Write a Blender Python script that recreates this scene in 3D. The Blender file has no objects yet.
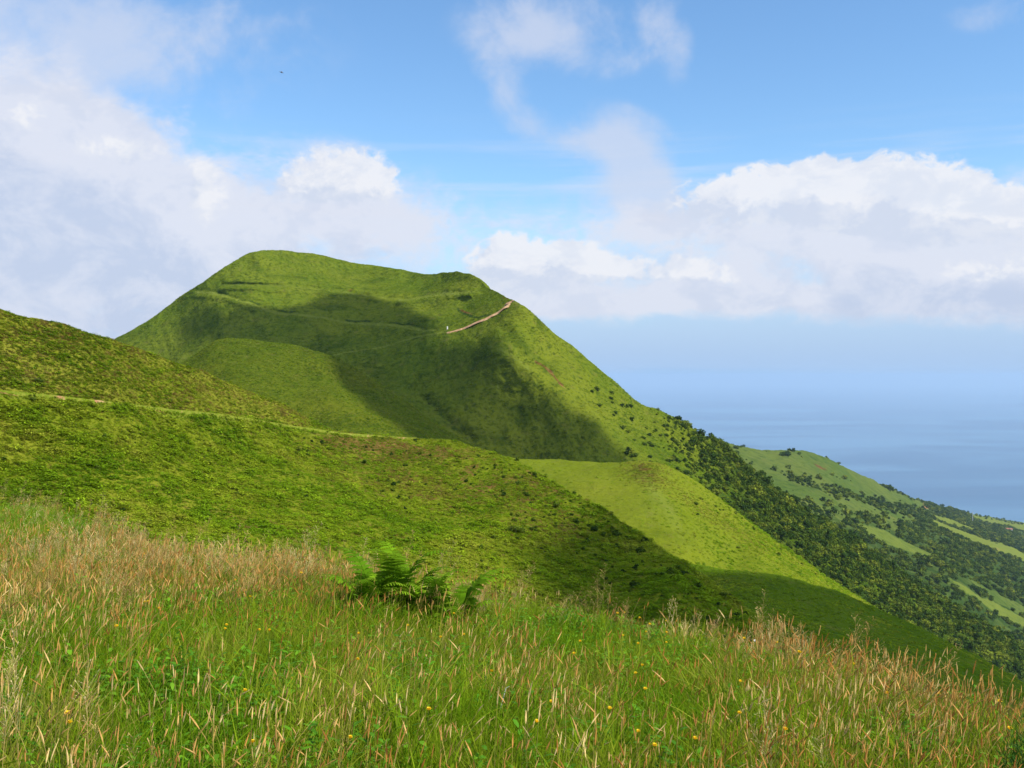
import bpy, math, random
import numpy as np

# ---------------------------------------------------------------- camera, sky, sun, exposure
W, H, F = 1024, 768, 1005.0
EYE = 850.0                      # metres above the sea
PITCH = math.radians(0.456)
scene = bpy.context.scene
root = scene.collection
cam_data = bpy.data.cameras.new('camera')
cam_data.sensor_width = 36.0
cam_data.lens = 36.0 * F / W
cam_data.clip_start = 0.05
cam_data.clip_end = 300000.0
cam = bpy.data.objects.new('camera', cam_data)
root.objects.link(cam)
cam.location = (0, 0, EYE)
cam.rotation_euler = (math.pi / 2 - PITCH, 0, 0)
scene.camera = cam

SUN_EL = math.radians(48)
SUN_AZ = math.radians(122)       # clockwise from +Y (the view direction)
S = np.array([math.cos(SUN_EL) * math.sin(SUN_AZ), math.cos(SUN_EL) * math.cos(SUN_AZ), math.sin(SUN_EL)])

scene.view_settings.view_transform = 'Standard'
scene.view_settings.look = 'None'
scene.view_settings.gamma = 1.0
scene.view_settings.exposure = 0.35
scene.render.engine = 'CYCLES'
scene.cycles.use_denoising = True
scene.cycles.max_bounces = 6
scene.cycles.diffuse_bounces = 3
scene.cycles.transmission_bounces = 3
scene.cycles.volume_bounces = 1
scene.cycles.transparent_max_bounces = 6
scene.cycles.sample_clamp_indirect = 4.0

sl = bpy.data.lights.new('sun', 'SUN')
sl.energy = 5.0
sl.angle = math.radians(0.53)
sl.color = (1.0, 0.95, 0.86)
so = bpy.data.objects.new('sun', sl)
root.objects.link(so)
from mathutils import Vector
so.rotation_euler = Vector(S).to_track_quat('Z', 'Y').to_euler()


def angles(px, py):
    """sky direction (azimuth, elevation) of a point of the photograph"""
    u = (px - 512) / F
    v = -(py - 384) / F
    y = math.cos(PITCH) + math.sin(PITCH) * v
    z = -math.sin(PITCH) + math.cos(PITCH) * v
    return math.atan2(u, y), math.atan2(z, math.hypot(u, y))


class NT:
    """small node-tree helper"""
    def __init__(self, tree):
        self.t = tree
        self.n = tree.nodes
        self.l = tree.links

    def new(self, kind, **kw):
        nd = self.n.new(kind)
        for k, v in kw.items():
            setattr(nd, k, v)
        return nd

    def put(self, sock, v):
        if isinstance(v, bpy.types.NodeSocket):
            self.l.new(v, sock)
        elif v is not None:
            sock.default_value = v

    def math(self, op, a, b=None, c=None, clamp=False):
        nd = self.new('ShaderNodeMath', operation=op)
        nd.use_clamp = clamp
        for i, v in enumerate((a, b, c)):
            self.put(nd.inputs[i], v)
        return nd.outputs[0]

    def vmath(self, op, a, b=None):
        nd = self.new('ShaderNodeVectorMath', operation=op)
        self.put(nd.inputs[0], a)
        if b is not None:
            self.put(nd.inputs[1], b)
        return nd.outputs['Value'] if op in ('DOT_PRODUCT', 'LENGTH') else nd.outputs[0]

    def mix(self, f, a, b):
        nd = self.new('ShaderNodeMix', data_type='RGBA')
        self.put(nd.inputs[0], f)
        for i, v in ((6, a), (7, b)):
            if isinstance(v, tuple) and len(v) == 3:
                v = v + (1.0,)
            self.put(nd.inputs[i], v)
        return nd.outputs[2]

    def noise(self, vec, scale, detail=4.0, rough=0.55, dist=0.0):
        nd = self.new('ShaderNodeTexNoise')
        self.put(nd.inputs['Vector'], vec)
        nd.inputs['Scale'].default_value = scale
        nd.inputs['Detail'].default_value = detail
        nd.inputs['Roughness'].default_value = rough
        nd.inputs['Distortion'].default_value = dist
        return nd.outputs[0]

    def step(self, v, lo, hi, a=0.0, b=1.0):
        nd = self.new('ShaderNodeMapRange', interpolation_type='SMOOTHSTEP')
        self.put(nd.inputs[0], v)
        nd.inputs[1].default_value = lo
        nd.inputs[2].default_value = hi
        nd.inputs[3].default_value = a
        nd.inputs[4].default_value = b
        return nd.outputs[0]


world = bpy.data.worlds.new('World')
scene.world = world
world.use_nodes = True
wt = NT(world.node_tree)
wt.n.clear()

# cloud banks: pixel centre, pixel radii, weight.  Written as directions on the sky.
CUMULUS = [
    (15, 112, 46, 20, .3), (345, 172, 42, 22, .95), (318, 186, 40, 18, .6), (372, 190, 26, 18, .6), (205, 195, 30, 40, .3), (120, 150, 60, 16, .25),
    (505, 258, 30, 22, .85), (560, 260, 62, 16, .95), (606, 269, 36, 11, .75), (520, 282, 50, 16, .5), (690, 268, 30, 11, .9), (716, 280, 26, 7, .5),
    (712, 196, 34, 16, .8), (765, 190, 40, 19, .9), (830, 182, 48, 21, 1.0), (882, 186, 46, 22, 1.0), (926, 194, 36, 27, 1.0), (890, 216, 70, 20, .7), (985, 206, 34, 20, .95), (1030, 214, 36, 18, .85),
    (800, 208, 100, 16, .8), (1000, 268, 60, 13, .55), (960, 232, 40, 12, .4), (1110, 210, 60, 36, .9),
]
BANKS = [
    (60, 235, 190, 105, 1.0), (110, 150, 60, 55, .6), (10, 130, 90, 50, .6), (190, 235, 60, 60, .6), (330, 212, 80, 50, .8), (420, 232, 70, 38, .55), (-90, 200, 150, 130, .9),
    (530, 285, 100, 32, .7), (660, 284, 90, 20, .38), (820, 244, 150, 38, .85), (960, 254, 110, 40, .85), (720, 222, 50, 20, .4), (760, 300, 260, 17, .5), (600, 306, 160, 14, .45), (1120, 240, 90, 70, 1.0),
    (560, 228, 90, 20, .32), (640, 225, 60, 30, .35), (900, 303, 200, 18, .5),
]
WISPS = [
    (60, 15, 190, 60, 1.1), (200, 30, 80, 45, .6), (50, 80, 110, 40, .5), (520, 14, 46, 26, .75), (560, 42, 40, 18, .7), (600, 62, 34, 14, .6), (505, 92, 18, 20, .7),
    (528, 122, 18, 16, .75), (655, 22, 24, 28, .75), (682, 52, 16, 26, .75), (545, 30, 70, 30, .6), (500, 70, 20, 30, .5), (612, 145, 38, 24, 1.3), (640, 175, 32, 30, 1.3), (600, 120, 30, 16, .5), (650, 200, 34, 24, 1.0), (585, 140, 30, 12, .6),
    (655, 210, 40, 24, .8), (560, 205, 80, 20, .6), (440, 190, 50, 26, .5), (1010, 12, 70, 14, .5), (475, 45, 14, 22, .4),
]


def density_group(name, blobs, noise_amp, noise_scale, stretch, detail=9.0, rough=.56, puffs=0.0):
    g = bpy.data.node_groups.new(name, 'ShaderNodeTree')
    g.interface.new_socket('Vector', in_out='INPUT', socket_type='NodeSocketVector')
    g.interface.new_socket('Density', in_out='OUTPUT', socket_type='NodeSocketFloat')
    t = NT(g)
    gi = t.new('NodeGroupInput')
    go = t.new('NodeGroupOutput')
    v = gi.outputs[0]
    total = None
    for (px, py, rx, ry, a) in blobs:
        az, el = angles(px, py)
        kx = F / rx * (1 + 0.6 * az * az)
        ky = F / ry
        d = t.vmath('SUBTRACT', v, (az, el, 0))
        d = t.vmath('MULTIPLY', d, (kx, ky, 0))
        q = t.vmath('DOT_PRODUCT', d, d)
        e = t.math('EXPONENT', t.math('MULTIPLY', q, -1.0))
        total = t.math('MULTIPLY_ADD', e, a, total if total is not None else 0.0)
    nv = t.vmath('MULTIPLY', v, (1.0, stretch, 1.0))
    n = t.noise(nv, noise_scale, detail, rough, 0.25 if detail > 2 else 0.0)
    n2 = t.noise(nv, noise_scale * .33, 1.0, .5, 0.0)
    n = t.math('ADD', t.math('MULTIPLY', t.math('SUBTRACT', n, .5), noise_amp), t.math('MULTIPLY', t.math('SUBTRACT', n2, .5), noise_amp * .5))
    if puffs:
        b1 = t.math('ABSOLUTE', t.math('SUBTRACT', t.noise(nv, 27.0, 4, .55, .4), .5))
        n = t.math('ADD', n, t.math('MULTIPLY', t.math('SUBTRACT', .10, b1), puffs * 3.2))
    # elsewhere in the sky, out of the photograph's view: fair-weather cumulus too
    sp = t.new('ShaderNodeSeparateXYZ')
    t.put(sp.inputs[0], v)
    away = t.step(t.math('ABSOLUTE', sp.outputs[0]), .62, .85)
    far = t.noise(t.vmath('MULTIPLY', v, (1, 1.8, 1)), 4.0, 6, .55)
    total = t.math('ADD', total, t.math('MULTIPLY', away, t.step(far, .45, .65, 0, .8)))
    gate = t.step(total, 0.02, .3)
    out = t.math('ADD', total, t.math('MULTIPLY', n, gate))
    t.put(go.inputs[0], out)
    return g


def build_world():
    t = wt
    out = t.new('ShaderNodeOutputWorld')
    bg = t.new('ShaderNodeBackground')
    sky = t.new('ShaderNodeTexSky', sky_type='NISHITA')
    sky.sun_disc = False
    sky.sun_elevation = SUN_EL
    sky.sun_rotation = SUN_AZ
    sky.altitude = 0.0
    sky.air_density = 1.0
    sky.dust_density = 0.35
    sky.ozone_density = 1.6
    tc = t.new('ShaderNodeTexCoord')
    sp = t.new('ShaderNodeSeparateXYZ')
    t.put(sp.inputs[0], tc.outputs['Generated'])
    x, y, z = sp.outputs
    az = t.math('ARCTAN2', x, y)
    el = t.math('ARCSINE', z)
    cb = t.new('ShaderNodeCombineXYZ')
    t.put(cb.inputs[0], az)
    t.put(cb.inputs[1], el)
    vec = cb.outputs[0]
    gS = density_group('cumulus_field', CUMULUS, 1.9, 22.0, 1.2, 9.0, .64, puffs=.8)
    gM = density_group('bank_field', BANKS, 2.1, 10.0, 1.6, 9.0, .63, puffs=.25)
    gB = density_group('bank_body', BANKS, 1.2, 9.0, 1.6, 1.0)
    gW = density_group('wisp_field', WISPS, 3.4, 11.0, 1.1, 8.0, .62)

    def call(g, v):
        nd = t.new('ShaderNodeGroup')
        nd.node_tree = g
        t.put(nd.inputs[0], v)
        return nd.outputs[0]
    d0 = call(gS, vec)
    d1 = call(gS, t.vmath('ADD', vec, (.010, .016, 0)))
    m0 = call(gM, vec)
    m2 = call(gB, t.vmath('ADD', vec, (.02, .05, 0)))
    w0 = call(gW, vec)
    # thin streaky layer near the horizon
    st = t.noise(t.vmath('MULTIPLY', vec, (1, 14, 1)), 3.0, 6, .6)
    streak = t.math('MULTIPLY', t.step(st, .45, .75), t.math('MULTIPLY', t.step(el, .09, .16), t.step(el, .19, .26, 1, 0)))
    a_s = t.step(d0, .20, .62, 0, .95)
    a_m = t.step(m0, .12, .85, 0, .93)
    a_w = t.step(w0, .08, 1.6, 0, .74)
    lit = t.step(t.math('SUBTRACT', d0, d1), -.35, .40)
    mott = t.noise(t.vmath('MULTIPLY', vec, (1, 1.5, 1)), 15.0, 9, .68, .3)
    top = t.math('ADD', t.math('MULTIPLY', lit, .75), t.step(mott, .38, .62, -.25, .5), clamp=True)
    ccol = t.mix(top, (4.3, 4.75, 5.7), (5.75, 5.85, 6.2))
    deep = t.step(m2, .5, 1.5, 0, .8)
    mcol = t.mix(t.math('ADD', deep, t.step(mott, .37, .63, .34, -.45), clamp=True), (5.0, 5.2, 5.9), (3.7, 4.2, 5.35))
    # the blue of clear air, slightly deepened
    hs = t.new('ShaderNodeHueSaturation')
    hs.inputs['Hue'].default_value = .497
    hs.inputs['Saturation'].default_value = 1.12
    hs.inputs['Value'].default_value = 1.12
    t.put(hs.inputs['Color'], sky.outputs[0])
    tint = t.vmath('MULTIPLY', hs.outputs[0], (.92, 1.05, 1.155))
    c = tint
    c = t.mix(t.step(el, 0.0, .15, 1, 0), c, (2.25, 3.65, 5.5))
    c = t.mix(t.math('MULTIPLY', streak, .6), c, (4.3, 5.0, 6.1))
    c = t.mix(a_w, c, (4.3, 4.7, 5.7))
    soft = t.step(m2, -.1, .6, 0, .45)
    c = t.mix(soft, c, (3.5, 4.3, 5.9))
    c = t.mix(a_m, c, mcol)
    c = t.mix(a_s, c, ccol)
    t.put(bg.inputs[0], c)
    bg.inputs[1].default_value = 0.12
    t.put(out.inputs[0], bg.outputs[0])


build_world()
world.cycles.sampling_method = 'NONE'

# ---------------------------------------------------------------- helpers
rng = np.random.default_rng(7)


def P(px, py, d):
    px, py, d = np.broadcast_arrays(np.asarray(px, float), np.asarray(py, float), np.asarray(d, float))
    u = (px - 512) / F
    v = -(py - 384) / F
    y = math.cos(PITCH) + math.sin(PITCH) * v
    z = -math.sin(PITCH) + math.cos(PITCH) * v
    k = d / y
    return np.stack([u * k, d, z * k + EYE], -1)


def to_px(p):
    x, y, z = p[..., 0], p[..., 1], p[..., 2] - EYE
    fw = y * math.cos(PITCH) - z * math.sin(PITCH)
    up = y * math.sin(PITCH) + z * math.cos(PITCH)
    return 512 + x / fw * F, 384 - up / fw * F


def _hash(ix, iy, seed):
    h = (ix.astype(np.int64) * 374761393 + iy.astype(np.int64) * 668265263 + seed * 974711) & 0xffffffff
    h = ((h ^ (h >> 13)) * 1274126177) & 0xffffffff
    return ((h ^ (h >> 16)) & 0xffff) / 65535.0


def vnoise(x, y, seed=0):
    ix, iy = np.floor(x), np.floor(y)
    fx, fy = x - ix, y - iy
    fx = fx * fx * (3 - 2 * fx)
    fy = fy * fy * (3 - 2 * fy)
    ix, iy = ix.astype(np.int64), iy.astype(np.int64)
    a, b = _hash(ix, iy, seed), _hash(ix + 1, iy, seed)
    c, d = _hash(ix, iy + 1, seed), _hash(ix + 1, iy + 1, seed)
    return (a + (b - a) * fx) * (1 - fy) + (c + (d - c) * fx) * fy - .5


def fbm(x, y, octaves=4, seed=0, gain=.5):
    s, a = 0, 1.0
    for k in range(octaves):
        s = s + a * vnoise(x * 2 ** k + 17.3 * k, y * 2 ** k - 9.1 * k, seed + k)
        a *= gain
    return s


class TPS:
    """thin-plate spline through (px, py) -> depth"""
    def __init__(self, pts):
        p = np.array(pts, float)
        self.c = p[:, :2] / 100
        v = np.log(p[:, 2])
        n = len(p)
        K = self.k(self.c, self.c) + np.eye(n) * 2e-3
        Q = np.hstack([np.ones((n, 1)), self.c])
        A = np.block([[K, Q], [Q.T, np.zeros((3, 3))]])
        self.w = np.linalg.solve(A, np.concatenate([v, np.zeros(3)]))

    def k(self, a, b):
        r2 = ((a[:, None, :] - b[None, :, :]) ** 2).sum(-1)
        return .5 * r2 * np.log(r2 + 1e-12)

    def __call__(self, px, py):
        px, py = np.broadcast_arrays(np.asarray(px, float), np.asarray(py, float))
        q = np.stack([px.ravel(), py.ravel()], -1) / 100
        out = np.empty(len(q))
        n = len(self.c)
        for i in range(0, len(q), 20000):
            s = q[i:i + 20000]
            out[i:i + 20000] = self.k(s, self.c) @ self.w[:n] + self.w[n] + s @ self.w[n + 1:]
        return np.exp(out).reshape(px.shape)


def curve(pts):
    """smooth y(x) through points (finite-difference Hermite)"""
    p = np.array(pts, float)
    X, Y = p[:, 0], p[:, 1]
    m = np.gradient(Y, X)
    sl_ = np.diff(Y) / np.diff(X)
    for i in range(1, len(X) - 1):
        if sl_[i - 1] * sl_[i] <= 0:
            m[i] *= .3

    def f(x):
        x = np.clip(np.asarray(x, float), X[0], X[-1])
        i = np.clip(np.searchsorted(X, x) - 1, 0, len(X) - 2)
        h = X[i + 1] - X[i]
        t = (x - X[i]) / h
        return ((2 * t ** 3 - 3 * t ** 2 + 1) * Y[i] + (t ** 3 - 2 * t ** 2 + t) * h * m[i]
                + (-2 * t ** 3 + 3 * t ** 2) * Y[i + 1] + (t ** 3 - t ** 2) * h * m[i + 1])
    return f


def grid_faces(nr, nc, wrap=False):
    r = np.arange(nr - 1)[:, None]
    c = np.arange(nc if wrap else nc - 1)[None, :]
    c2 = (c + 1) % nc
    a = r * nc + c
    b = r * nc + c2
    d = (r + 1) * nc + c
    e = (r + 1) * nc + c2
    return np.stack([a, d, e, b], -1).reshape(-1, 4)


def raw_mesh(name, verts, faces, mats=(), fmat=None, smooth=True, attrs=None):
    """faces: (n,k) array or list of arrays of equal-size faces"""
    me = bpy.data.meshes.new(name)
    fl = faces if isinstance(faces, list) else [faces]
    fl = [np.asarray(f) for f in fl if len(f)]
    verts = np.asarray(verts, np.float32)
    loops = np.concatenate([f.ravel() for f in fl]).astype(np.int32)
    sizes = np.concatenate([np.full(len(f), f.shape[1]) for f in fl]).astype(np.int32)
    starts = np.concatenate([[0], np.cumsum(sizes)[:-1]]).astype(np.int32)
    me.vertices.add(len(verts))
    me.vertices.foreach_set('co', verts.ravel())
    me.loops.add(len(loops))
    me.loops.foreach_set('vertex_index', loops)
    me.polygons.add(len(sizes))
    me.polygons.foreach_set('loop_start', starts)
    me.polygons.foreach_set('loop_total', sizes)
    if fmat is not None:
        me.polygons.foreach_set('material_index', np.asarray(fmat, np.int32))
    me.polygons.foreach_set('use_smooth', np.full(len(sizes), smooth))
    for m in mats:
        me.materials.append(m)
    for k, v in (attrs or {}).items():
        at = me.attributes.new(k, 'FLOAT', 'POINT')
        at.data.foreach_set('value', np.asarray(v, np.float32).ravel())
    me.update(calc_edges=True)
    me.validate()
    return me


def link(name, me, parent=None, label=None, cat=None, kind=None, group=None, loc=None):
    o = bpy.data.objects.new(name, me)
    root.objects.link(o)
    if parent is not None:
        o.parent = parent
    if loc is not None:
        o.location = loc
    if label:
        o['label'] = label
    if cat:
        o['category'] = cat
    if kind:
        o['kind'] = kind
    if group:
        o['group'] = group
    return o


def blob(px, py, cx, cy, rx, ry, ang=0.0):
    c, s = math.cos(ang), math.sin(ang)
    dx, dy = px - cx, py - cy
    u, v = dx * c + dy * s, -dx * s + dy * c
    return np.exp(-((u / rx) ** 2 + (v / ry) ** 2))


def line_mask(px, py, pts, w):
    """soft mask round a polyline of the image"""
    best = np.full(np.shape(px), 1e9)
    for (x0, y0), (x1, y1) in zip(pts[:-1], pts[1:]):
        dx, dy = x1 - x0, y1 - y0
        t = np.clip(((px - x0) * dx + (py - y0) * dy) / (dx * dx + dy * dy), 0, 1)
        best = np.minimum(best, np.hypot(px - x0 - t * dx, py - y0 - t * dy))
    return np.exp(-(best / w) ** 2)


def in_poly(px, py, poly):
    inside = np.zeros(np.shape(px), bool)
    n = len(poly)
    for i in range(n):
        x0, y0 = poly[i]
        x1, y1 = poly[(i + 1) % n]
        c = (y0 > py) != (y1 > py)
        xs = (x1 - x0) * (py - y0) / ((y1 - y0) or 1e-9) + x0
        inside ^= c & (px < xs)
    return inside


def smooth01(v, lo, hi):
    t = np.clip((v - lo) / (hi - lo), 0, 1)
    return t * t * (3 - 2 * t)


# ---------------------------------------------------------------- materials
def new_mat(name):
    m = bpy.data.materials.new(name)
    m.use_nodes = True
    t = NT(m.node_tree)
    t.n.clear()
    out = t.new('ShaderNodeOutputMaterial')
    return m, t, out


def principled(t, out, col, rough=.9, spec=.15, normal=None):
    b = t.new('ShaderNodeBsdfPrincipled')
    t.put(b.inputs['Base Color'], col if not isinstance(col, tuple) or len(col) == 4 else col + (1.0,))
    t.put(b.inputs['Roughness'], rough)
    b.inputs['Specular IOR Level'].default_value = spec
    if normal is not None:
        t.put(b.inputs['Normal'], normal)
    t.put(out.inputs[0], b.outputs[0])
    return b


def attr(t, name):
    a = t.new('ShaderNodeAttribute', attribute_name=name)
    return a.outputs['Fac']


def hill_mat(name, dark, mid, light, s, brown=(.16, .095, .03), bump=.5, fine=1.0, contrast=1.0):
    """turf: s = size in metres of the smallest tussock that shows"""
    m, t, out = new_mat(name)
    g = t.new('ShaderNodeNewGeometry')
    pos = g.outputs['Position']
    n_big = t.noise(pos, .02 / s ** .6, 4, .6)
    n_mid = t.noise(pos, .09 / s * 1.2, 5, .6, .6)
    n_fin = t.noise(pos, .8 / s, 6, .68)
    c = t.mix(t.step(n_big, .35, .65), mid, light)
    c = t.mix(t.math('MULTIPLY', t.step(n_mid, .5, .72), .55 * contrast), c, dark)
    c = t.mix(t.math('MULTIPLY', t.step(n_fin, .50, .66), .7 * fine), c, dark)
    c = t.mix(t.math('MULTIPLY', t.step(n_fin, .5, .36), .45 * fine), c, light)
    straw = t.noise(t.vmath('ADD', pos, (31, 7, 3)), .35 / s, 5, .65)
    c = t.mix(t.math('MULTIPLY', t.step(straw, .56, .70), .35), c, (.15, .13, .035))
    # masks laid on the mesh: heath / bare earth, dark shrubby growth plus painted shade on the peak, close-cropped pale turf plus painted sunlight on the peak
    jit = t.math('SUBTRACT', t.noise(pos, .5 / s, 5, .7), .5)
    mb = t.step(t.math('ADD', attr(t, 'heath'), t.math('MULTIPLY', jit, 1.5)), .42, .66)
    c = t.mix(t.math('MULTIPLY', mb, .85), c, t.mix(t.step(n_fin, .4, .6), brown, (.09, .035, .015)))
    md = t.step(t.math('ADD', attr(t, 'growth_shade'), t.math('MULTIPLY', jit, 1.1)), .35, .75)
    c = t.mix(t.math('MULTIPLY', md, .85), c, (.018, .042, .008))
    ml = t.step(t.math('ADD', attr(t, 'pale'), t.math('MULTIPLY', jit, .5)), .3, .8)
    c = t.mix(t.math('MULTIPLY', ml, .8), c, (.14, .17, .024))
    ms = t.step(t.math('ADD', attr(t, 'soil'), t.math('MULTIPLY', jit, .35)), .4, .6)
    c = t.mix(ms, c, (.30, .15, .075))
    bp = t.new('ShaderNodeBump')
    bp.inputs['Strength'].default_value = bump
    bp.inputs['Distance'].default_value = s * .5
    t.put(bp.inputs['Height'], t.math('ADD', n_fin, t.math('MULTIPLY', n_mid, 1.5)))
    principled(t, out, c, 1.0, .0, bp.outputs[0])
    return m


def leaf_mat(name, cols, trans=.35, rough=.55, spec=.25, vary=.25, attrname=None, patch=0.0):
    """foliage with colour drawn per plant, and per leaf through the attribute"""
    m, t, out = new_mat(name)
    oi = t.new('ShaderNodeObjectInfo')
    ramp = t.new('ShaderNodeValToRGB')
    el = ramp.color_ramp.elements
    while len(el) < len(cols):
        el.new(.5)
    for i, c in enumerate(cols):
        el[i].position = i / max(1, len(cols) - 1)
        el[i].color = c + (1,)
    fac = oi.outputs['Random']
    if attrname:
        fac = t.math('ADD', t.math('MULTIPLY', fac, .55), t.math('MULTIPLY', attr(t, attrname), .45), clamp=True)
    if patch:
        pn = t.noise(oi.outputs['Location'], patch, 4, .6)
        fac = t.math('ADD', t.math('MULTIPLY', fac, .35), t.step(pn, .36, .64, 0, .65), clamp=True)
    t.put(ramp.inputs[0], fac)
    hs = t.new('ShaderNodeHueSaturation')
    t.put(hs.inputs['Color'], ramp.outputs[0])
    t.put(hs.inputs['Value'], t.math('MULTIPLY_ADD', attr(t, 'tone'), vary * 2, 1 - vary))
    col = hs.outputs[0]
    b = t.new('ShaderNodeBsdfPrincipled')
    t.put(b.inputs['Base Color'], col)
    b.inputs['Roughness'].default_value = rough
    b.inputs['Specular IOR Level'].default_value = spec
    tr = t.new('ShaderNodeBsdfTranslucent')
    h2 = t.new('ShaderNodeHueSaturation')
    h2.inputs['Value'].default_value = 1.15
    h2.inputs['Hue'].default_value = .49
    t.put(h2.inputs['Color'], col)
    t.put(tr.inputs[0], h2.outputs[0])
    mx = t.new('ShaderNodeMixShader')
    mx.inputs[0].default_value = trans
    t.put(mx.inputs[1], b.outputs[0])
    t.put(mx.inputs[2], tr.outputs[0])
    t.put(out.inputs[0], mx.outputs[0])
    return m


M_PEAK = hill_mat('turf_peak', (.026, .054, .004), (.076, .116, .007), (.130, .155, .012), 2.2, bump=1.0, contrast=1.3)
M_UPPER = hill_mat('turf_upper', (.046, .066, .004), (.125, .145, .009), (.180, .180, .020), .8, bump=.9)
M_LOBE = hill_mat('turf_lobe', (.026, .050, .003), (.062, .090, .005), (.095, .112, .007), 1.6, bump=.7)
M_SPUR = hill_mat('turf_spur', (.040, .066, .003), (.108, .146, .007), (.165, .180, .014), .7, bump=.8)
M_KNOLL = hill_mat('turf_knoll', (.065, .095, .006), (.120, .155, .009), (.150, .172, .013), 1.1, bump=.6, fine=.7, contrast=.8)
M_LOW = hill_mat('turf_low', (.030, .070, .005), (.060, .112, .006), (.080, .125, .008), 1.2, bump=.6, fine=.8)
M_FAR = hill_mat('turf_far', (.026, .056, .010), (.060, .098, .016), (.092, .122, .022), 7.0, bump=.5)

# ---------------------------------------------------------------- haze and sea
def box_mesh(name, x0, x1, y0, y1, z0, z1, mats=()):
    v = [(x, y, z) for x in (x0, x1) for y in (y0, y1) for z in (z0, z1)]
    f = [(0, 1, 3, 2), (4, 6, 7, 5), (0, 4, 5, 1), (2, 3, 7, 6), (0, 2, 6, 4), (1, 5, 7, 3)]
    return raw_mesh(name, v, np.array(f), mats, smooth=False)


def build_sea():
    m, t, out = new_mat('sea_water')
    g = t.new('ShaderNodeNewGeometry')
    pos = g.outputs['Position']
    big = t.noise(t.vmath('MULTIPLY', pos, (.35, 1, 1)), .00045, 5, .6, 1.0)
    swell = t.noise(t.vmath('MULTIPLY', pos, (.5, 1, 1)), .012, 6, .65)
    c = t.mix(t.step(big, .40, .60), (.022, .080, .160), (.095, .190, .285))
    bp = t.new('ShaderNodeBump')
    bp.inputs['Strength'].default_value = .35
    bp.inputs['Distance'].default_value = 6.0
    t.put(bp.inputs['Height'], swell)
    rg = t.step(big, .3, .7, .30, .42)
    principled(t, out, c, rg, .35, bp.outputs[0])
    n = 60
    xs = np.linspace(-90000, 90000, n)
    ys = np.linspace(-60000, 90000, n)
    X, Y = np.meshgrid(xs, ys)
    v = np.stack([X.ravel(), Y.ravel(), np.zeros(n * n)], -1)
    link('sea', raw_mesh('sea', v, grid_faces(n, n), [m]), kind='structure')


build_sea()


def build_haze():
    m = bpy.data.materials.new('air')
    m.use_nodes = True
    t = NT(m.node_tree)
    t.n.clear()
    out = t.new('ShaderNodeOutputMaterial')
    pv = t.new('ShaderNodeVolumePrincipled')
    pv.inputs['Color'].default_value = (.52, .69, .88, 1)
    pv.inputs['Density'].default_value = 4.2e-5
    pv.inputs['Anisotropy'].default_value = .1
    t.put(out.inputs['Volume'], pv.outputs[0])
    o = link('haze', box_mesh('haze', -90500, 90500, -60500, 90500, -2.0, EYE + 110, [m]), kind='stuff')
    return o


build_haze()


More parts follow.
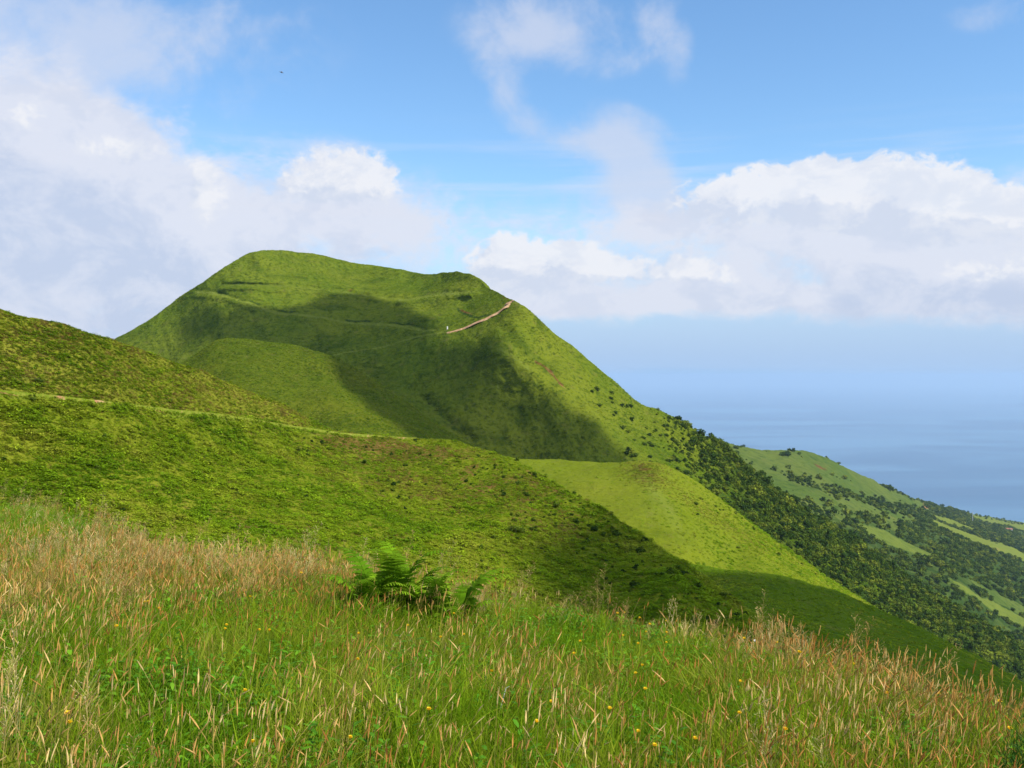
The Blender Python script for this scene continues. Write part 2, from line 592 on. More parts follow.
# ---------------------------------------------------------------- hills
class Sheet:
    """one hill: a sheet of ground from its crest line down to its foot, and its far side beyond the crest"""
    def __init__(self, name, crest, foot, depth, nx, ny, mat, rough, masks=None, back=(60, -.45), relief=None):
        self.depth = TPS(depth)
        fc, ff = curve(crest), curve(foot)
        self.fc, self.ff = fc, ff
        px = np.linspace(crest[0][0], crest[-1][0], nx)
        t = np.linspace(0, 1, ny)
        T = t[:, None] ** 1.15
        PXg = np.broadcast_to(px, (ny, nx))
        PY = fc(px)[None, :] * (1 - T) + ff(px)[None, :] * T
        D = self.depth(PXg, PY)
        if relief is not None:
            D = D * (1 + relief(PXg, PY))
        V = P(PXg, PY, D)
        # far side
        nb = 26
        k = (np.linspace(0, 1, nb + 1)[1:] ** 1.6) * back[0]
        sight = (V[0, :, 2] - EYE) / V[0, :, 1]
        B = []
        for kk in k[::-1]:
            q = V[0].copy()
            q[:, 1] += kk
            q[:, 0] *= 1 + kk / V[0, :, 1] * .8
            q[:, 2] += sight * kk + back[1] * kk * smooth01(kk / back[0], 0, .35)
            B.append(q)
        V = np.concatenate([np.array(B), V], 0)
        PXa = np.concatenate([np.broadcast_to(px, (nb, nx)), PXg], 0)
        PYa = np.concatenate([np.broadcast_to(fc(px), (nb, nx)), PY], 0)
        amp, lam = rough
        x, y = V[..., 0], V[..., 1]
        V[..., 2] += amp * fbm(x / lam, y / lam, 5, 3, .55)
        self.V, self.PX, self.PY, self.nb, self.nx, self.ny = V, PXa, PYa, nb, nx, ny
        mk = {k_: np.zeros(V.shape[:2]) for k_ in ('heath', 'growth_shade', 'pale', 'soil')}
        if masks:
            for k_, f in masks.items():
                mk[k_] = f(PXa, PYa)
        self.mk = mk
        me = raw_mesh(name, V.reshape(-1, 3), grid_faces(nb + ny, nx), [mat], attrs={k_: v.ravel() for k_, v in mk.items()})
        self.obj = link(name, me, kind='structure')

    def at(self, px, py):
        """ground point met by the sight line of a pixel (front side)"""
        i = (px - self.PX[0, 0]) / (self.PX[0, -1] - self.PX[0, 0]) * (self.nx - 1)
        i = int(np.clip(round(i), 0, self.nx - 1))
        col = self.V[self.nb:, i]
        j = int(np.argmin(np.abs(to_px(col)[1] - py)))
        return col[j].copy()

    def sample(self, n, weight=None, margin=(-140, 1164)):
        """n random ground points by area x weight(px, py, dist); returns points and px, py"""
        V = self.V[self.nb - 3:]
        PX, PY = self.PX[self.nb - 3:], self.PY[self.nb - 3:]
        a, b, c = V[:-1, :-1], V[1:, :-1], V[:-1, 1:]
        ar = np.linalg.norm(np.cross(b - a, c - a), axis=-1)
        cx, cy = PX[:-1, :-1], PY[:-1, :-1]
        w = ar * ((cx > margin[0]) & (cx < margin[1]))
        if weight is not None:
            w = w * weight(cx, cy, a[..., 1])
        w = w.ravel() / w.sum()
        idx = rng.choice(len(w), n, p=w)
        i, j = np.divmod(idx, ar.shape[1])
        u, v = rng.random(n)[:, None], rng.random(n)[:, None]
        q = (V[i, j] * (1 - u) * (1 - v) + V[i + 1, j] * u * (1 - v) + V[i, j + 1] * (1 - u) * v + V[i + 1, j + 1] * u * v)
        return q, PX[i, j], PY[i, j]


# --- the far slope falling to the coast
FIELD_STRAW = [(921, 512), (933, 513), (975, 531), (1023, 554), (1060, 572), (1060, 582), (1019, 560), (985, 547), (940, 528)]
FIELD_MID = [(853, 523), (874, 530), (905, 540), (934, 555), (930, 563), (905, 552), (874, 538)]
FIELD_GREEN = [(968, 581), (988, 587), (1050, 620), (1050, 634), (1016, 611), (995, 603)]
FIELD_LIME = [(950, 583), (1050, 632), (1050, 640), (1000, 616), (958, 592)]
FIELD_COAST = [(968, 512), (1000, 520), (1060, 528), (1060, 534), (1024, 531), (1000, 526), (970, 516)]
FIELD_TOP = [(805, 453), (842, 466), (880, 485), (925, 503), (915, 508), (870, 493), (830, 478), (790, 462)]
FIELDS = [FIELD_STRAW, FIELD_MID, FIELD_GREEN, FIELD_LIME, FIELD_COAST, FIELD_TOP]


def in_fields(px, py):
    r = np.zeros(np.shape(px), bool)
    for f in FIELDS:
        r |= in_poly(px, py, f)
    return r


FAR = Sheet('far_slope',
            [(640, 428), (700, 436), (730, 444), (770, 450), (810, 453), (840, 465), (880, 484), (920, 500), (960, 511), (1000, 519), (1060, 528), (1300, 548)],
            [(640, 560), (760, 620), (900, 700), (1060, 800), (1300, 900)],
            [(640, 428, 1250), (700, 436, 1300), (730, 444, 1330), (770, 450, 1400), (810, 453, 1480), (840, 465, 1520), (880, 484, 1700), (920, 500, 2100), (960, 511, 2600), (1000, 519, 3000), (1060, 528, 3500), (1300, 548, 4200),
             (740, 470, 1120), (800, 480, 1180), (850, 500, 1230), (900, 520, 1300), (950, 540, 1400), (1000, 560, 1450), (1060, 590, 1450), (800, 510, 950), (900, 570, 950), (1000, 620, 980), (1060, 650, 980),
             (950, 525, 1850), (1000, 535, 2050), (1060, 548, 2400), (1300, 600, 2800), (640, 560, 800), (760, 620, 800), (900, 700, 760), (1060, 800, 720), (1300, 900, 700)],
            620, 260, M_FAR, (9.0, 90.0),
            masks=dict(pale=lambda x, y: in_poly(x, y, FIELD_STRAW) * .9 + in_poly(x, y, FIELD_COAST) * .7 + in_poly(x, y, FIELD_MID) * .55 + in_poly(x, y, FIELD_LIME) * .6,
                       growth_shade=lambda x, y: smooth01(y - np.interp(x, [740, 860, 940, 1024, 1100], [480, 510, 514, 540, 560]), -5, 25) * .62 * (1 - in_fields(x, y)),
                       soil=lambda x, y: blob(x, y, 927, 505, 5, 2.5, .5) * 1.1 + .45 * line_mask(x, y, [(960, 540), (1005, 552)], 3),
                       heath=lambda x, y: blob(x, y, 820, 464, 10, 2, .4) * .7),
            back=(900, -.35))

# --- the peak
TRAIL_HIGH = [(512, 300.5), (507, 306), (498, 312.5), (487, 318), (476, 323), (466, 327.5), (456, 330.5), (446, 333)]
TRAIL_LOW = [(446, 333), (425, 336.5), (405, 341), (385, 346), (362, 351), (343, 355), (334, 357)]
TRACK_UP = [(196, 291), (215, 292), (240, 301), (262, 309), (290, 314), (320, 318), (355, 323), (395, 327), (425, 331), (436, 331)]
TRACK_TOP = [(222, 285), (250, 285), (290, 287), (330, 292), (370, 297), (410, 299), (440, 296), (470, 292)]


def peak_relief(px, py):
    # carved paths, gullies and banks as fractions of the distance
    r = .010 * line_mask(px, py, [(425, 400), (437, 407), (448, 420), (470, 440)], 7)
    r = r + .003 * line_mask(px, py, [(x, y - 1.5) for x, y in TRACK_UP], 2.2)
    r = r - .0035 * line_mask(px, py, [(x, y + 3.5) for x, y in TRACK_UP], 3)
    r = r + .006 * line_mask(px, py, [(x, y - 1) for x, y in TRACK_TOP], 2) - .006 * line_mask(px, py, [(x, y + 3) for x, y in TRACK_TOP], 2.4)
    r = r - .006 * line_mask(px, py, [(400, 301), (440, 296), (478, 291)], 2.5) + .006 * line_mask(px, py, [(420, 290), (450, 283), (480, 284)], 5)
    r = r + .006 * line_mask(px, py, [(230, 320), (215, 345), (205, 370)], 10) - .006 * line_mask(px, py, [(247, 306), (225, 335), (215, 365)], 8)
    r = r - .004 * line_mask(px, py, [(490, 348), (530, 372), (570, 397), (610, 424), (650, 460)], 9)
    r = r + .002 * line_mask(px, py, [(470, 360), (500, 392), (550, 430)], 16)
    r = r - .006 * line_mask(px, py, [(258, 256), (300, 270), (330, 285), (380, 297), (440, 288), (470, 290)], 6)
    r = r + .006 * line_mask(px, py, [(300, 263), (340, 276), (400, 284), (440, 276)], 9)
    r = r + .0042 * fbm(px / 14 - py / 30, py / 34 + px / 50, 4, 9) + .0045 * fbm(px / 50, py / 30, 3, 19)
    r = r + .0035 * smooth01(px, 520, 600) * fbm((px * .75 - py * .65) / 7, (px * .65 + py * .75) / 60, 3, 29)
    # cattle terraces across the slope
    r = r + .0016 * smooth01(560 - px, 0, 60) * fbm(px / 38, (py + .08 * px) / 3.2, 2, 37)
    return r


PEAK = Sheet('hill',
             [(-60, 455), (0, 412), (60, 374), (118, 338), (150, 320), (178, 299), (205, 280), (228, 264), (248, 253), (275, 251.5), (300, 253.5), (330, 258), (360, 264), (400, 270), (425, 274), (445, 271.5), (462, 273), (480, 281),
              (500, 294), (515, 302), (540, 320), (560, 337), (580, 352), (600, 369), (620, 387), (640, 404), (660, 411), (680, 421), (700, 433), (720, 445), (760, 476), (800, 506), (850, 539), (900, 574), (950, 604), (1000, 634), (1060, 668), (1240, 770)],
             [(-60, 520), (60, 480), (300, 490), (450, 510), (600, 560), (700, 620), (850, 700), (1000, 780), (1240, 880)],
             [(-60, 455, 600), (0, 412, 600), (60, 374, 605), (118, 338, 610), (178, 299, 625), (248, 253, 640), (300, 253, 680), (360, 264, 700), (425, 273, 660), (462, 273, 610), (500, 295, 540), (515, 302, 512), (560, 337, 503), (600, 370, 500), (640, 404, 505), (680, 421, 515), (720, 445, 530), (800, 508, 560), (900, 574, 600), (1060, 668, 640), (1240, 770, 650),
              (200, 300, 598), (230, 300, 585), (270, 290, 600), (320, 300, 600), (400, 305, 590), (470, 300, 560), (200, 345, 565), (260, 340, 553), (330, 340, 548), (400, 335, 540), (440, 332, 525), (480, 318, 517),
              (350, 380, 505), (400, 400, 482), (430, 400, 476), (440, 412, 462), (390, 430, 450), (450, 370, 490), (490, 350, 478), (520, 370, 467), (560, 390, 456), (600, 420, 444), (640, 455, 431), (680, 480, 415),
              (500, 400, 463), (540, 430, 441), (480, 430, 445), (520, 470, 425), (600, 480, 412), (560, 360, 485), (600, 390, 484), (640, 425, 476), (680, 450, 476), (700, 470, 468), (740, 500, 468), (780, 540, 452), (850, 580, 462), (900, 620, 465), (1000, 680, 480),
              (60, 480, 520), (300, 490, 400), (450, 510, 390), (600, 560, 370), (700, 620, 370), (850, 700, 380), (1000, 780, 400), (1240, 880, 420), (-60, 520, 540)],
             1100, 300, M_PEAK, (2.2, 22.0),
             masks=dict(
                 heath=lambda x, y: blob(x, y, 465, 311, 8, 2.0, .4) * .9 + line_mask(x, y, [(535, 362), (550, 372), (562, 386)], 1.6) * .8 + line_mask(x, y, [(503, 297), (512, 301)], 2.0) * .5 + blob(x, y, 350, 292, 5, 3) * .6,
                 growth_shade=lambda x, y: (line_mask(x, y, [(232, 284), (245, 283), (256, 278), (260, 284), (285, 286)], 2.0) * .55
                                      + line_mask(x, y, [(xx, yy - 2.6) for xx, yy in TRACK_UP[1:]], 1.3) * (.28 + .5 * smooth01(vnoise(x / 14, y / 14, 8), -.1, .2))
                                      + line_mask(x, y, [(458, 309), (466, 314), (478, 317), (490, 314)], 1.5) * .9
                                      + line_mask(x, y, [(434, 403), (440, 410), (446, 420), (462, 436)], 4) * .55
                                      + blob(x, y, 208, 325, 24, 9, -.7) * .4 + blob(x, y, 222, 340, 22, 12, -.8) * .3  # shade on the peak's left face, painted into the turf colour
                                      + smooth01(x + (y - 400) * .4, 610, 720) * .36 + smooth01(x + (y - 400) * .1, 690, 760) * .25
                                      + blob(x, y, 500, 297, 4, 3) * .5 + blob(x, y, 395, 277, 34, 5, .1) * .33 + blob(x, y, 318, 273, 14, 3, .2) * .35 + blob(x, y, 455, 283, 20, 4, .2) * .3 + blob(x, y, 347, 291, 7, 2.5, .5) * .5),
                 pale=lambda x, y: (line_mask(x, y, TRAIL_LOW, .9) * 1.0 + line_mask(x, y, TRACK_UP, 1.3) * 1.1 + line_mask(x, y, TRACK_TOP, 1.0) * .6
                                    + line_mask(x, y, [(400, 300), (440, 295), (478, 290)], 1.3) * .7 + blob(x, y, 350, 275, 60, 14, .12) * .38 + blob(x, y, 450, 308, 40, 14, .1) * .38  # rim line and blobs: sunlit bowl and patch painted as paler turf
                                    + line_mask(x, y, [(490, 346), (510, 356), (530, 372)], 4) * .5 + blob(x, y, 560, 380, 80, 14, .75) * .25),  # sunlight along the ridge and right flank, painted as paler turf
                 soil=lambda x, y: line_mask(x, y, [(558, 383), (566, 390)], 1.2) * .5),
             back=(260, -.5), relief=peak_relief)

# --- rounded lobe in front of the peak
LOBE = Sheet('hill_lobe',
             [(100, 402), (150, 378), (190, 357), (215, 342), (240, 337.5), (270, 341), (310, 350), (345, 361), (380, 384), (410, 404), (440, 424), (480, 449), (540, 490)],
             [(100, 470), (200, 470), (300, 480), (440, 520), (540, 560)],
             [(100, 402, 385), (150, 378, 392), (190, 357, 400), (215, 342, 405), (240, 337, 410), (270, 341, 412), (310, 350, 408), (345, 361, 402), (380, 384, 395), (410, 404, 388), (440, 424, 380), (480, 449, 372), (540, 490, 360),
              (240, 370, 370), (300, 372, 382), (340, 395, 362), (380, 415, 350), (400, 425, 345), (300, 400, 355), (250, 400, 345), (350, 380, 392), (390, 400, 380), (200, 400, 350), (420, 440, 335), (300, 440, 325),
              (100, 470, 330), (200, 470, 310), (300, 480, 300), (440, 520, 290), (540, 560, 290)],
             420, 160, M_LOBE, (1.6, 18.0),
             masks=dict(pale=lambda x, y: line_mask(x, y, [(215, 342), (240, 339), (300, 348), (345, 362)], 2.2) * .3 + line_mask(x, y, [(260, 358), (320, 375), (370, 400)], 8) * .22,
                        growth_shade=lambda x, y: blob(x, y, 350, 418, 40, 9, .45) * .35 + line_mask(x, y, [(350, 378), (400, 405)], 6) * .2),
             back=(110, -.5))

# --- the knoll behind, in sun
KNOLL = Sheet('knoll',
              [(440, 452), (500, 457), (520, 459.5), (560, 460.5), (600, 463), (630, 461.5), (648, 460.5), (662, 463), (690, 478), (720, 500), (760, 530), (800, 559), (850, 592), (900, 625), (980, 680)],
              [(440, 560), (600, 640), (700, 680), (850, 700), (980, 740)],
              [(440, 452, 305), (500, 457, 302), (560, 460, 300), (600, 463, 292), (640, 461, 282), (662, 463, 280), (690, 478, 284), (720, 500, 288), (760, 530, 295), (800, 559, 300), (850, 592, 300), (900, 625, 295), (980, 680, 280),
               (560, 480, 268), (600, 500, 239), (640, 530, 214), (660, 490, 246), (676, 520, 222), (690, 556, 202), (700, 500, 258), (720, 520, 250), (760, 550, 240), (800, 578, 232), (740, 560, 222), (600, 480, 262), (630, 480, 258),
               (600, 600, 188), (700, 600, 185), (850, 640, 200), (440, 560, 220), (600, 640, 175), (700, 680, 165), (850, 700, 180), (980, 740, 200)],
              520, 220, M_KNOLL, (1.0, 14.0),
              masks=dict(heath=lambda x, y: blob(x, y, 645, 468, 10, 5) * .62 + blob(x, y, 650, 478, 9, 4) * .45 + blob(x, y, 690, 500, 20, 4, .8) * .3,
                         growth_shade=lambda x, y: smooth01(x - 1.45 * (y - 462) - 690, -35, 5) * .3 * (x > 700) + blob(x, y, 800, 570, 40, 14, .7) * .35 + line_mask(x, y, [(668, 480), (700, 505), (760, 545)], 5) * .35,
                         pale=lambda x, y: blob(x, y, 650, 510, 30, 40, -.5) * .45 + line_mask(x, y, [(640, 470), (665, 500), (690, 550)], 8) * .3),
              back=(90, -.5))

# --- low spur below the knoll
LOW = Sheet('low_spur',
            [(480, 520), (540, 535), (600, 549), (640, 556), (680, 562), (720, 568), (750, 573), (800, 582), (850, 597), (900, 619), (950, 642), (985, 660), (1060, 704), (1200, 780)],
            [(480, 640), (640, 720), (800, 760), (1000, 820), (1200, 880)],
            [(480, 520, 205), (540, 535, 200), (600, 549, 194), (680, 562, 186), (750, 573, 182), (800, 582, 180), (850, 597, 177), (900, 619, 173), (950, 642, 169), (985, 660, 165), (1060, 704, 155), (1200, 780, 140),
             (660, 580, 165), (720, 590, 168), (800, 610, 160), (860, 640, 148), (920, 670, 138), (740, 620, 145), (800, 660, 125),
             (480, 640, 130), (640, 720, 100), (800, 760, 90), (1000, 820, 85), (1200, 880, 80)],
            480, 180, M_LOW, (.8, 10.0),
            masks=dict(growth_shade=lambda x, y: blob(x, y, 700, 590, 45, 12, .35) * .5 + blob(x, y, 800, 640, 60, 20, .3) * .45,
                       pale=lambda x, y: line_mask(x, y, [(700, 568), (800, 588), (900, 622)], 5) * .15),
            back=(50, -.4))

# --- near hill: the upper fold behind the path, and the shoulder in front of it
PATH_NEAR = [(-220, 371), (-150, 376), (0, 391), (60, 397), (140, 406), (200, 412), (250, 419), (300, 427), (340, 433), (385, 436), (420, 438)]
UPPER = Sheet('upper_hill',
              [(-220, 240), (-150, 264), (-60, 292), (0, 309), (40, 320), (80, 331), (120, 343), (160, 357), (200, 372), (240, 387), (280, 405), (315, 422), (335, 431), (360, 446), (400, 470)],
              [(-220, 440), (0, 460), (200, 480), (400, 520)],
              [(-220, 240, 95), (-150, 264, 99), (0, 309, 112), (80, 331, 122), (160, 357, 136), (240, 387, 152), (320, 424, 168), (400, 470, 170),
               (-220, 371, 84), (0, 391, 97), (100, 401, 109), (200, 412, 128), (300, 427, 150), (-220, 440, 78), (0, 460, 90), (200, 480, 118), (400, 520, 150)],
              640, 240, M_UPPER, (.55, 5.0),
              masks=dict(heath=lambda x, y: (blob(x, y, 60, 335, 120, 10, .28) * .24 + blob(x, y, 150, 368, 120, 8, .33) * .24 + blob(x, y, 40, 378, 60, 5, .1) * .4 + blob(x, y, 250, 405, 70, 6, .35) * .3
                                             + np.clip(fbm(x / 26, y / 7, 3, 71), 0, 1) * .34),
                         growth_shade=lambda x, y: blob(x, y, 30, 380, 60, 9, .1) * .55 + np.clip(fbm(x / 30 + 5, y / 8, 3, 72), 0, 1) * .35 + line_mask(x, y, [(20, 350), (90, 371), (160, 392), (230, 412)], 2) * .3,
                         pale=lambda x, y: blob(x, y, 70, 352, 90, 7, .25) * .4 + blob(x, y, 200, 396, 80, 5, .3) * .35),
              back=(45, -.45), relief=lambda x, y: .006 * fbm(x / 40 + y / 30, y / 30 - x / 90, 3, 22))


def spur_relief(px, py):
    r = .006 * fbm(px / 40 + py / 30, py / 40 - px / 90, 3, 21)
    # shallow ribs running down the slope
    r = r + .010 * fbm((px + .5 * py) / 60, (py - .5 * px) / 220, 2, 25)
    return r


SPUR = Sheet('near_hill',
             PATH_NEAR + [(440, 438), (470, 446), (500, 455), (530, 468), (560, 485), (600, 508), (640, 534), (680, 561), (700, 575), (760, 620), (820, 680)],
             [(-220, 680), (0, 690), (200, 700), (400, 720), (600, 740), (820, 780)],
             [(-220, 371, 72), (-150, 376, 75), (0, 391, 84), (100, 401, 94), (200, 412, 112), (300, 427, 136), (345, 433, 146), (400, 437, 148), (440, 438, 147), (470, 447, 142), (500, 455, 138), (560, 485, 128), (640, 535, 115), (700, 575, 104), (760, 620, 92), (820, 680, 78),
              (0, 480, 72), (100, 480, 78), (200, 480, 92), (300, 480, 108), (400, 480, 124), (500, 490, 122), (600, 530, 112), (0, 540, 62), (150, 540, 66), (300, 540, 78), (400, 540, 92), (500, 540, 102), (600, 570, 100), (680, 590, 92),
              (-220, 680, 44), (0, 660, 48), (200, 660, 52), (400, 660, 66), (600, 660, 78), (700, 680, 75), (820, 780, 62), (0, 700, 46)],
             1100, 380, M_SPUR, (.5, 5.0),
             masks=dict(
                 heath=lambda x, y: (blob(x, y, 395, 447, 75, 9, .1) * .62 + blob(x, y, 400, 475, 100, 28, .3) * .48
                                     + blob(x, y, 540, 500, 80, 30, .5) * .48 + blob(x, y, 300, 510, 120, 40, .2) * .26 + np.clip(fbm(x / 18, y / 9, 3, 73), 0, 1) * smooth01(x, 180, 330) * .42),
                 soil=lambda x, y: (line_mask(x, y, [(-10, 391.5), (18, 394)], 1.0) + line_mask(x, y, [(145, 407.5), (165, 410)], 1.0) + line_mask(x, y, [(222, 416), (235, 418)], .9)) * .8 + blob(x, y, 212, 442, 14, 4, .1) * .5,
                 growth_shade=lambda x, y: (blob(x, y, 60, 440, 120, 30, .25) * .30 + blob(x, y, 600, 550, 110, 30, .6) * .42 + blob(x, y, 480, 540, 70, 30, .4) * .15 + np.clip(fbm(x / 24, y / 10, 3, 74), 0, 1) * .35
                                      + line_mask(x, y, [(480, 448), (560, 490), (680, 566)], 8) * .15),
                 pale=lambda x, y: (line_mask(x, y, [(a, b + 4) for a, b in PATH_NEAR], 4) * .45 + blob(x, y, 180, 425, 150, 12, .15) * .3 + blob(x, y, 340, 465, 30, 6, .3) * .5 + blob(x, y, 230, 500, 110, 34, .35) * .2)),
             back=(10, -.35), relief=spur_relief)


# ---------------------------------------------------------------- the meadow the photographer stands in
BROW_TOP = [(-400, 470), (-150, 478), (0, 496), (60, 500), (130, 532), (200, 548), (300, 552), (400, 566), (500, 585), (600, 600), (700, 618), (760, 624), (800, 634), (900, 655), (1000, 684), (1150, 720), (1400, 760)]
BROW_D = [(-400, 16.5), (-150, 16), (0, 15), (60, 13), (130, 11), (200, 10), (300, 10), (400, 9.5), (500, 9), (600, 8.5), (700, 7.6), (800, 6.6), (900, 5.9), (1000, 5.3), (1150, 4.8), (1400, 4.6)]
GRASS_H = .50
_bt, _bd = curve(BROW_TOP), curve(BROW_D)


def meadow_z(x, y):
    x, y = np.asarray(x, float), np.asarray(y, float)
    r = np.hypot(x, y)
    ang = np.arctan2(x, np.maximum(y, 1e-3))
    front = smooth01(y / np.maximum(r, 1e-6), .15, .5)
    px = np.clip(512 + F * np.tan(np.clip(ang, -.75, .75)), -400, 1400)
    d = _bd(px)
    py = _bt(px) + GRASS_H * F / d
    zb = P(px, py, d)[..., 2] - EYE
    rb = d / np.cos(np.clip(ang, -.75, .75))
    s = zb / rb
    t = np.clip(r / rb, 0, 1)
    inner = -1.62 + (zb + 1.62) * t ** 1.3
    over = np.maximum(r - rb, 0)
    outer = zb + s * over - .30 * over * smooth01(over, 0, 5) + .0
    zf = np.where(r < rb, inner, outer)
    zback = -1.62 - .02 * r
    z = zf * front + zback * (1 - front)
    return z + EYE + .10 * fbm(x / 1.6, y / 1.6, 3, 5)


def build_meadow():
    m, t, out = new_mat('meadow_soil')
    g = t.new('ShaderNodeNewGeometry')
    n = t.noise(g.outputs['Position'], 3.0, 6, .65)
    n2 = t.noise(g.outputs['Position'], 30.0, 4, .65)
    c = t.mix(t.step(n, .35, .65), (.030, .055, .010), (.055, .060, .018))
    c = t.mix(t.step(n2, .45, .7), c, (.07, .05, .02))
    principled(t, out, c, .95, .05)
    nr, na = 220, 360
    R = .2 + 58 * np.linspace(0, 1, nr) ** 2.0
    A = np.linspace(-math.pi, math.pi, na, endpoint=False)
    Rg, Ag = np.meshgrid(R, A, indexing='ij')
    x, y = Rg * np.sin(Ag), Rg * np.cos(Ag)
    z = meadow_z(x, y)
    v = np.stack([x, y, z], -1).reshape(-1, 3)
    v = np.vstack([v, [[0, 0, float(meadow_z(0.0, 0.1))]]])
    c0 = len(v) - 1
    fan = np.array([(c0, i, (i + 1) % na) for i in range(na)])
    link('ground', raw_mesh('ground', v, [grid_faces(nr, na, True), fan], [m]), kind='structure')


build_meadow()


def meadow_hit(px, py, h=0.0):
    """ground point whose top at height h shows at this pixel"""
    lo, hi = 1.0, float(_bd(np.clip(px, -400, 1400))) * 1.02
    for _ in range(40):
        d = .5 * (lo + hi)
        q = P(px, py, d)
        if q[2] - h > float(meadow_z(q[0], q[1])):
            lo = d
        else:
            hi = d
    q = P(px, py, .5 * (lo + hi))
    return float(q[0]), float(q[1]), float(meadow_z(q[0], q[1]))


# ---------------------------------------------------------------- plant prototypes
class MB:
    def __init__(self):
        self.v, self.q, self.t, self.qm, self.tm, self.tone = [], [], [], [], [], []
        self.n = 0

    def add(self, verts, quads=(), tris=(), mat=0, tone=.5):
        verts = np.asarray(verts, float)
        self.v.append(verts)
        self.tone.append(np.full(len(verts), tone) if np.isscalar(tone) else np.asarray(tone))
        for f in quads:
            self.q.append([i + self.n for i in f])
            self.qm.append(mat)
        for f in tris:
            self.t.append([i + self.n for i in f])
            self.tm.append(mat)
        self.n += len(verts)

    def ribbon(self, pts, widths, side, mat=0, tone=.5, fold=0.0):
        pts = np.asarray(pts, float)
        side = np.asarray(side, float)
        w = np.asarray(widths, float)[:, None]
        a, b = pts - side * w, pts + side * w
        n = len(pts)
        self.add(np.vstack([a, b]), [(i, i + 1, n + i + 1, n + i) for i in range(n - 1)], mat=mat, tone=tone)

    def tube(self, pts, radii, k=4, mat=0, tone=.5):
        pts = np.asarray(pts, float)
        n = len(pts)
        tan = np.gradient(pts, axis=0)
        tan /= np.linalg.norm(tan, axis=1)[:, None] + 1e-9
        up = np.array([.3, .9, .1])
        s = np.cross(tan, up)
        s /= np.linalg.norm(s, axis=1)[:, None] + 1e-9
        u = np.cross(s, tan)
        vs = []
        for j in range(k):
            a = 2 * math.pi * j / k
            vs.append(pts + (s * math.cos(a) + u * math.sin(a)) * np.asarray(radii)[:, None])
        vs = np.stack(vs, 1).reshape(-1, 3)
        q = [(i * k + j, i * k + (j + 1) % k, (i + 1) * k + (j + 1) % k, (i + 1) * k + j) for i in range(n - 1) for j in range(k)]
        self.add(vs, q, mat=mat, tone=tone)

    def mesh(self, name, mats, smooth=True):
        fl, fm = [], []
        if self.q:
            fl.append(np.array(self.q))
            fm += self.qm
        if self.t:
            fl.append(np.array(self.t))
            fm += self.tm
        return raw_mesh(name, np.vstack(self.v), fl, mats, fm, smooth, {'tone': np.concatenate(self.tone)})


def bend(base, h, lean, az, n=6, droop=1.0):
    """points of a stalk rising h and leaning over by lean metres toward az"""
    t = np.linspace(0, 1, n)
    z = h * (t - .12 * droop * lean / max(h, .01) * t ** 3)
    o = lean * t ** 2
    return np.stack([base[0] + o * math.cos(az), base[1] + o * math.sin(az), base[2] + z], -1)


R = random.Random(11)
M_BLADE = leaf_mat('grass_blade', [(.100, .225, .005), (.165, .285, .007), (.250, .325, .014), (.370, .360, .060)], .5, .7, .05, .30, patch=1.3)
M_STEM = leaf_mat('seed_stem', [(.16, .22, .02), (.34, .27, .06), (.44, .33, .11)], .25, .8, .05, .25)
M_HEAD = leaf_mat('seed_head', [(.42, .165, .04), (.52, .27, .065), (.64, .43, .14), (.80, .67, .33)], .4, .85, .0, .3, patch=.9)
M_PANICLE = leaf_mat('panicle', [(.42, .24, .09), (.54, .38, .15), (.62, .50, .24)], .4, .9, .0, .25)
M_HERB = leaf_mat('herb_leaf', [(.070, .210, .008), (.110, .270, .010), (.160, .320, .014)], .4, .6, .12, .3)
M_BRACKEN = leaf_mat('bracken', [(.090, .180, .005), (.150, .255, .008), (.215, .300, .012), (.290, .310, .030)], .3, .8, .0, .4, patch=.07)
M_HEATH = leaf_mat('heath_tuft', [(.095, .150, .008), (.16, .19, .016), (.21, .15, .035), (.28, .22, .06)], .3, .9, .0, .4, patch=.25)
M_TREE = leaf_mat('tree_leaf', [(.024, .052, .008), (.034, .068, .008), (.050, .090, .009), (.070, .112, .010), (.095, .135, .012), (.180, .215, .020)], .25, .8, .03, .45)
M_BARK = leaf_mat('bark', [(.07, .05, .03), (.09, .07, .045)], .0, .9, .05, .2)

protos = {}


def proto(name, mb, mats, smooth=True):
    o = bpy.data.objects.new(name, mb.mesh(name, mats, smooth))
    return o


def grass_tuft(seed, nb=46, rad=.13, hmin=.16, hmax=.40):
    r = random.Random(seed)
    mb = MB()
    for _ in range(nb):
        a, q = r.uniform(0, 6.283), rad * math.sqrt(r.random())
        b = (q * math.cos(a), q * math.sin(a), -.03)
        h = r.uniform(hmin, hmax)
        az = r.gauss(.2, 1.5)
        pts = bend(b, h, h * abs(r.gauss(.35, .25)), az, 5)
        w = r.uniform(.0016, .0036)
        sd = r.uniform(0, 6.283)
        mb.ribbon(pts, [w * .8, w, w * .9, w * .6, w * .08], (math.cos(sd), math.sin(sd), 0), 0, r.random())
    return mb


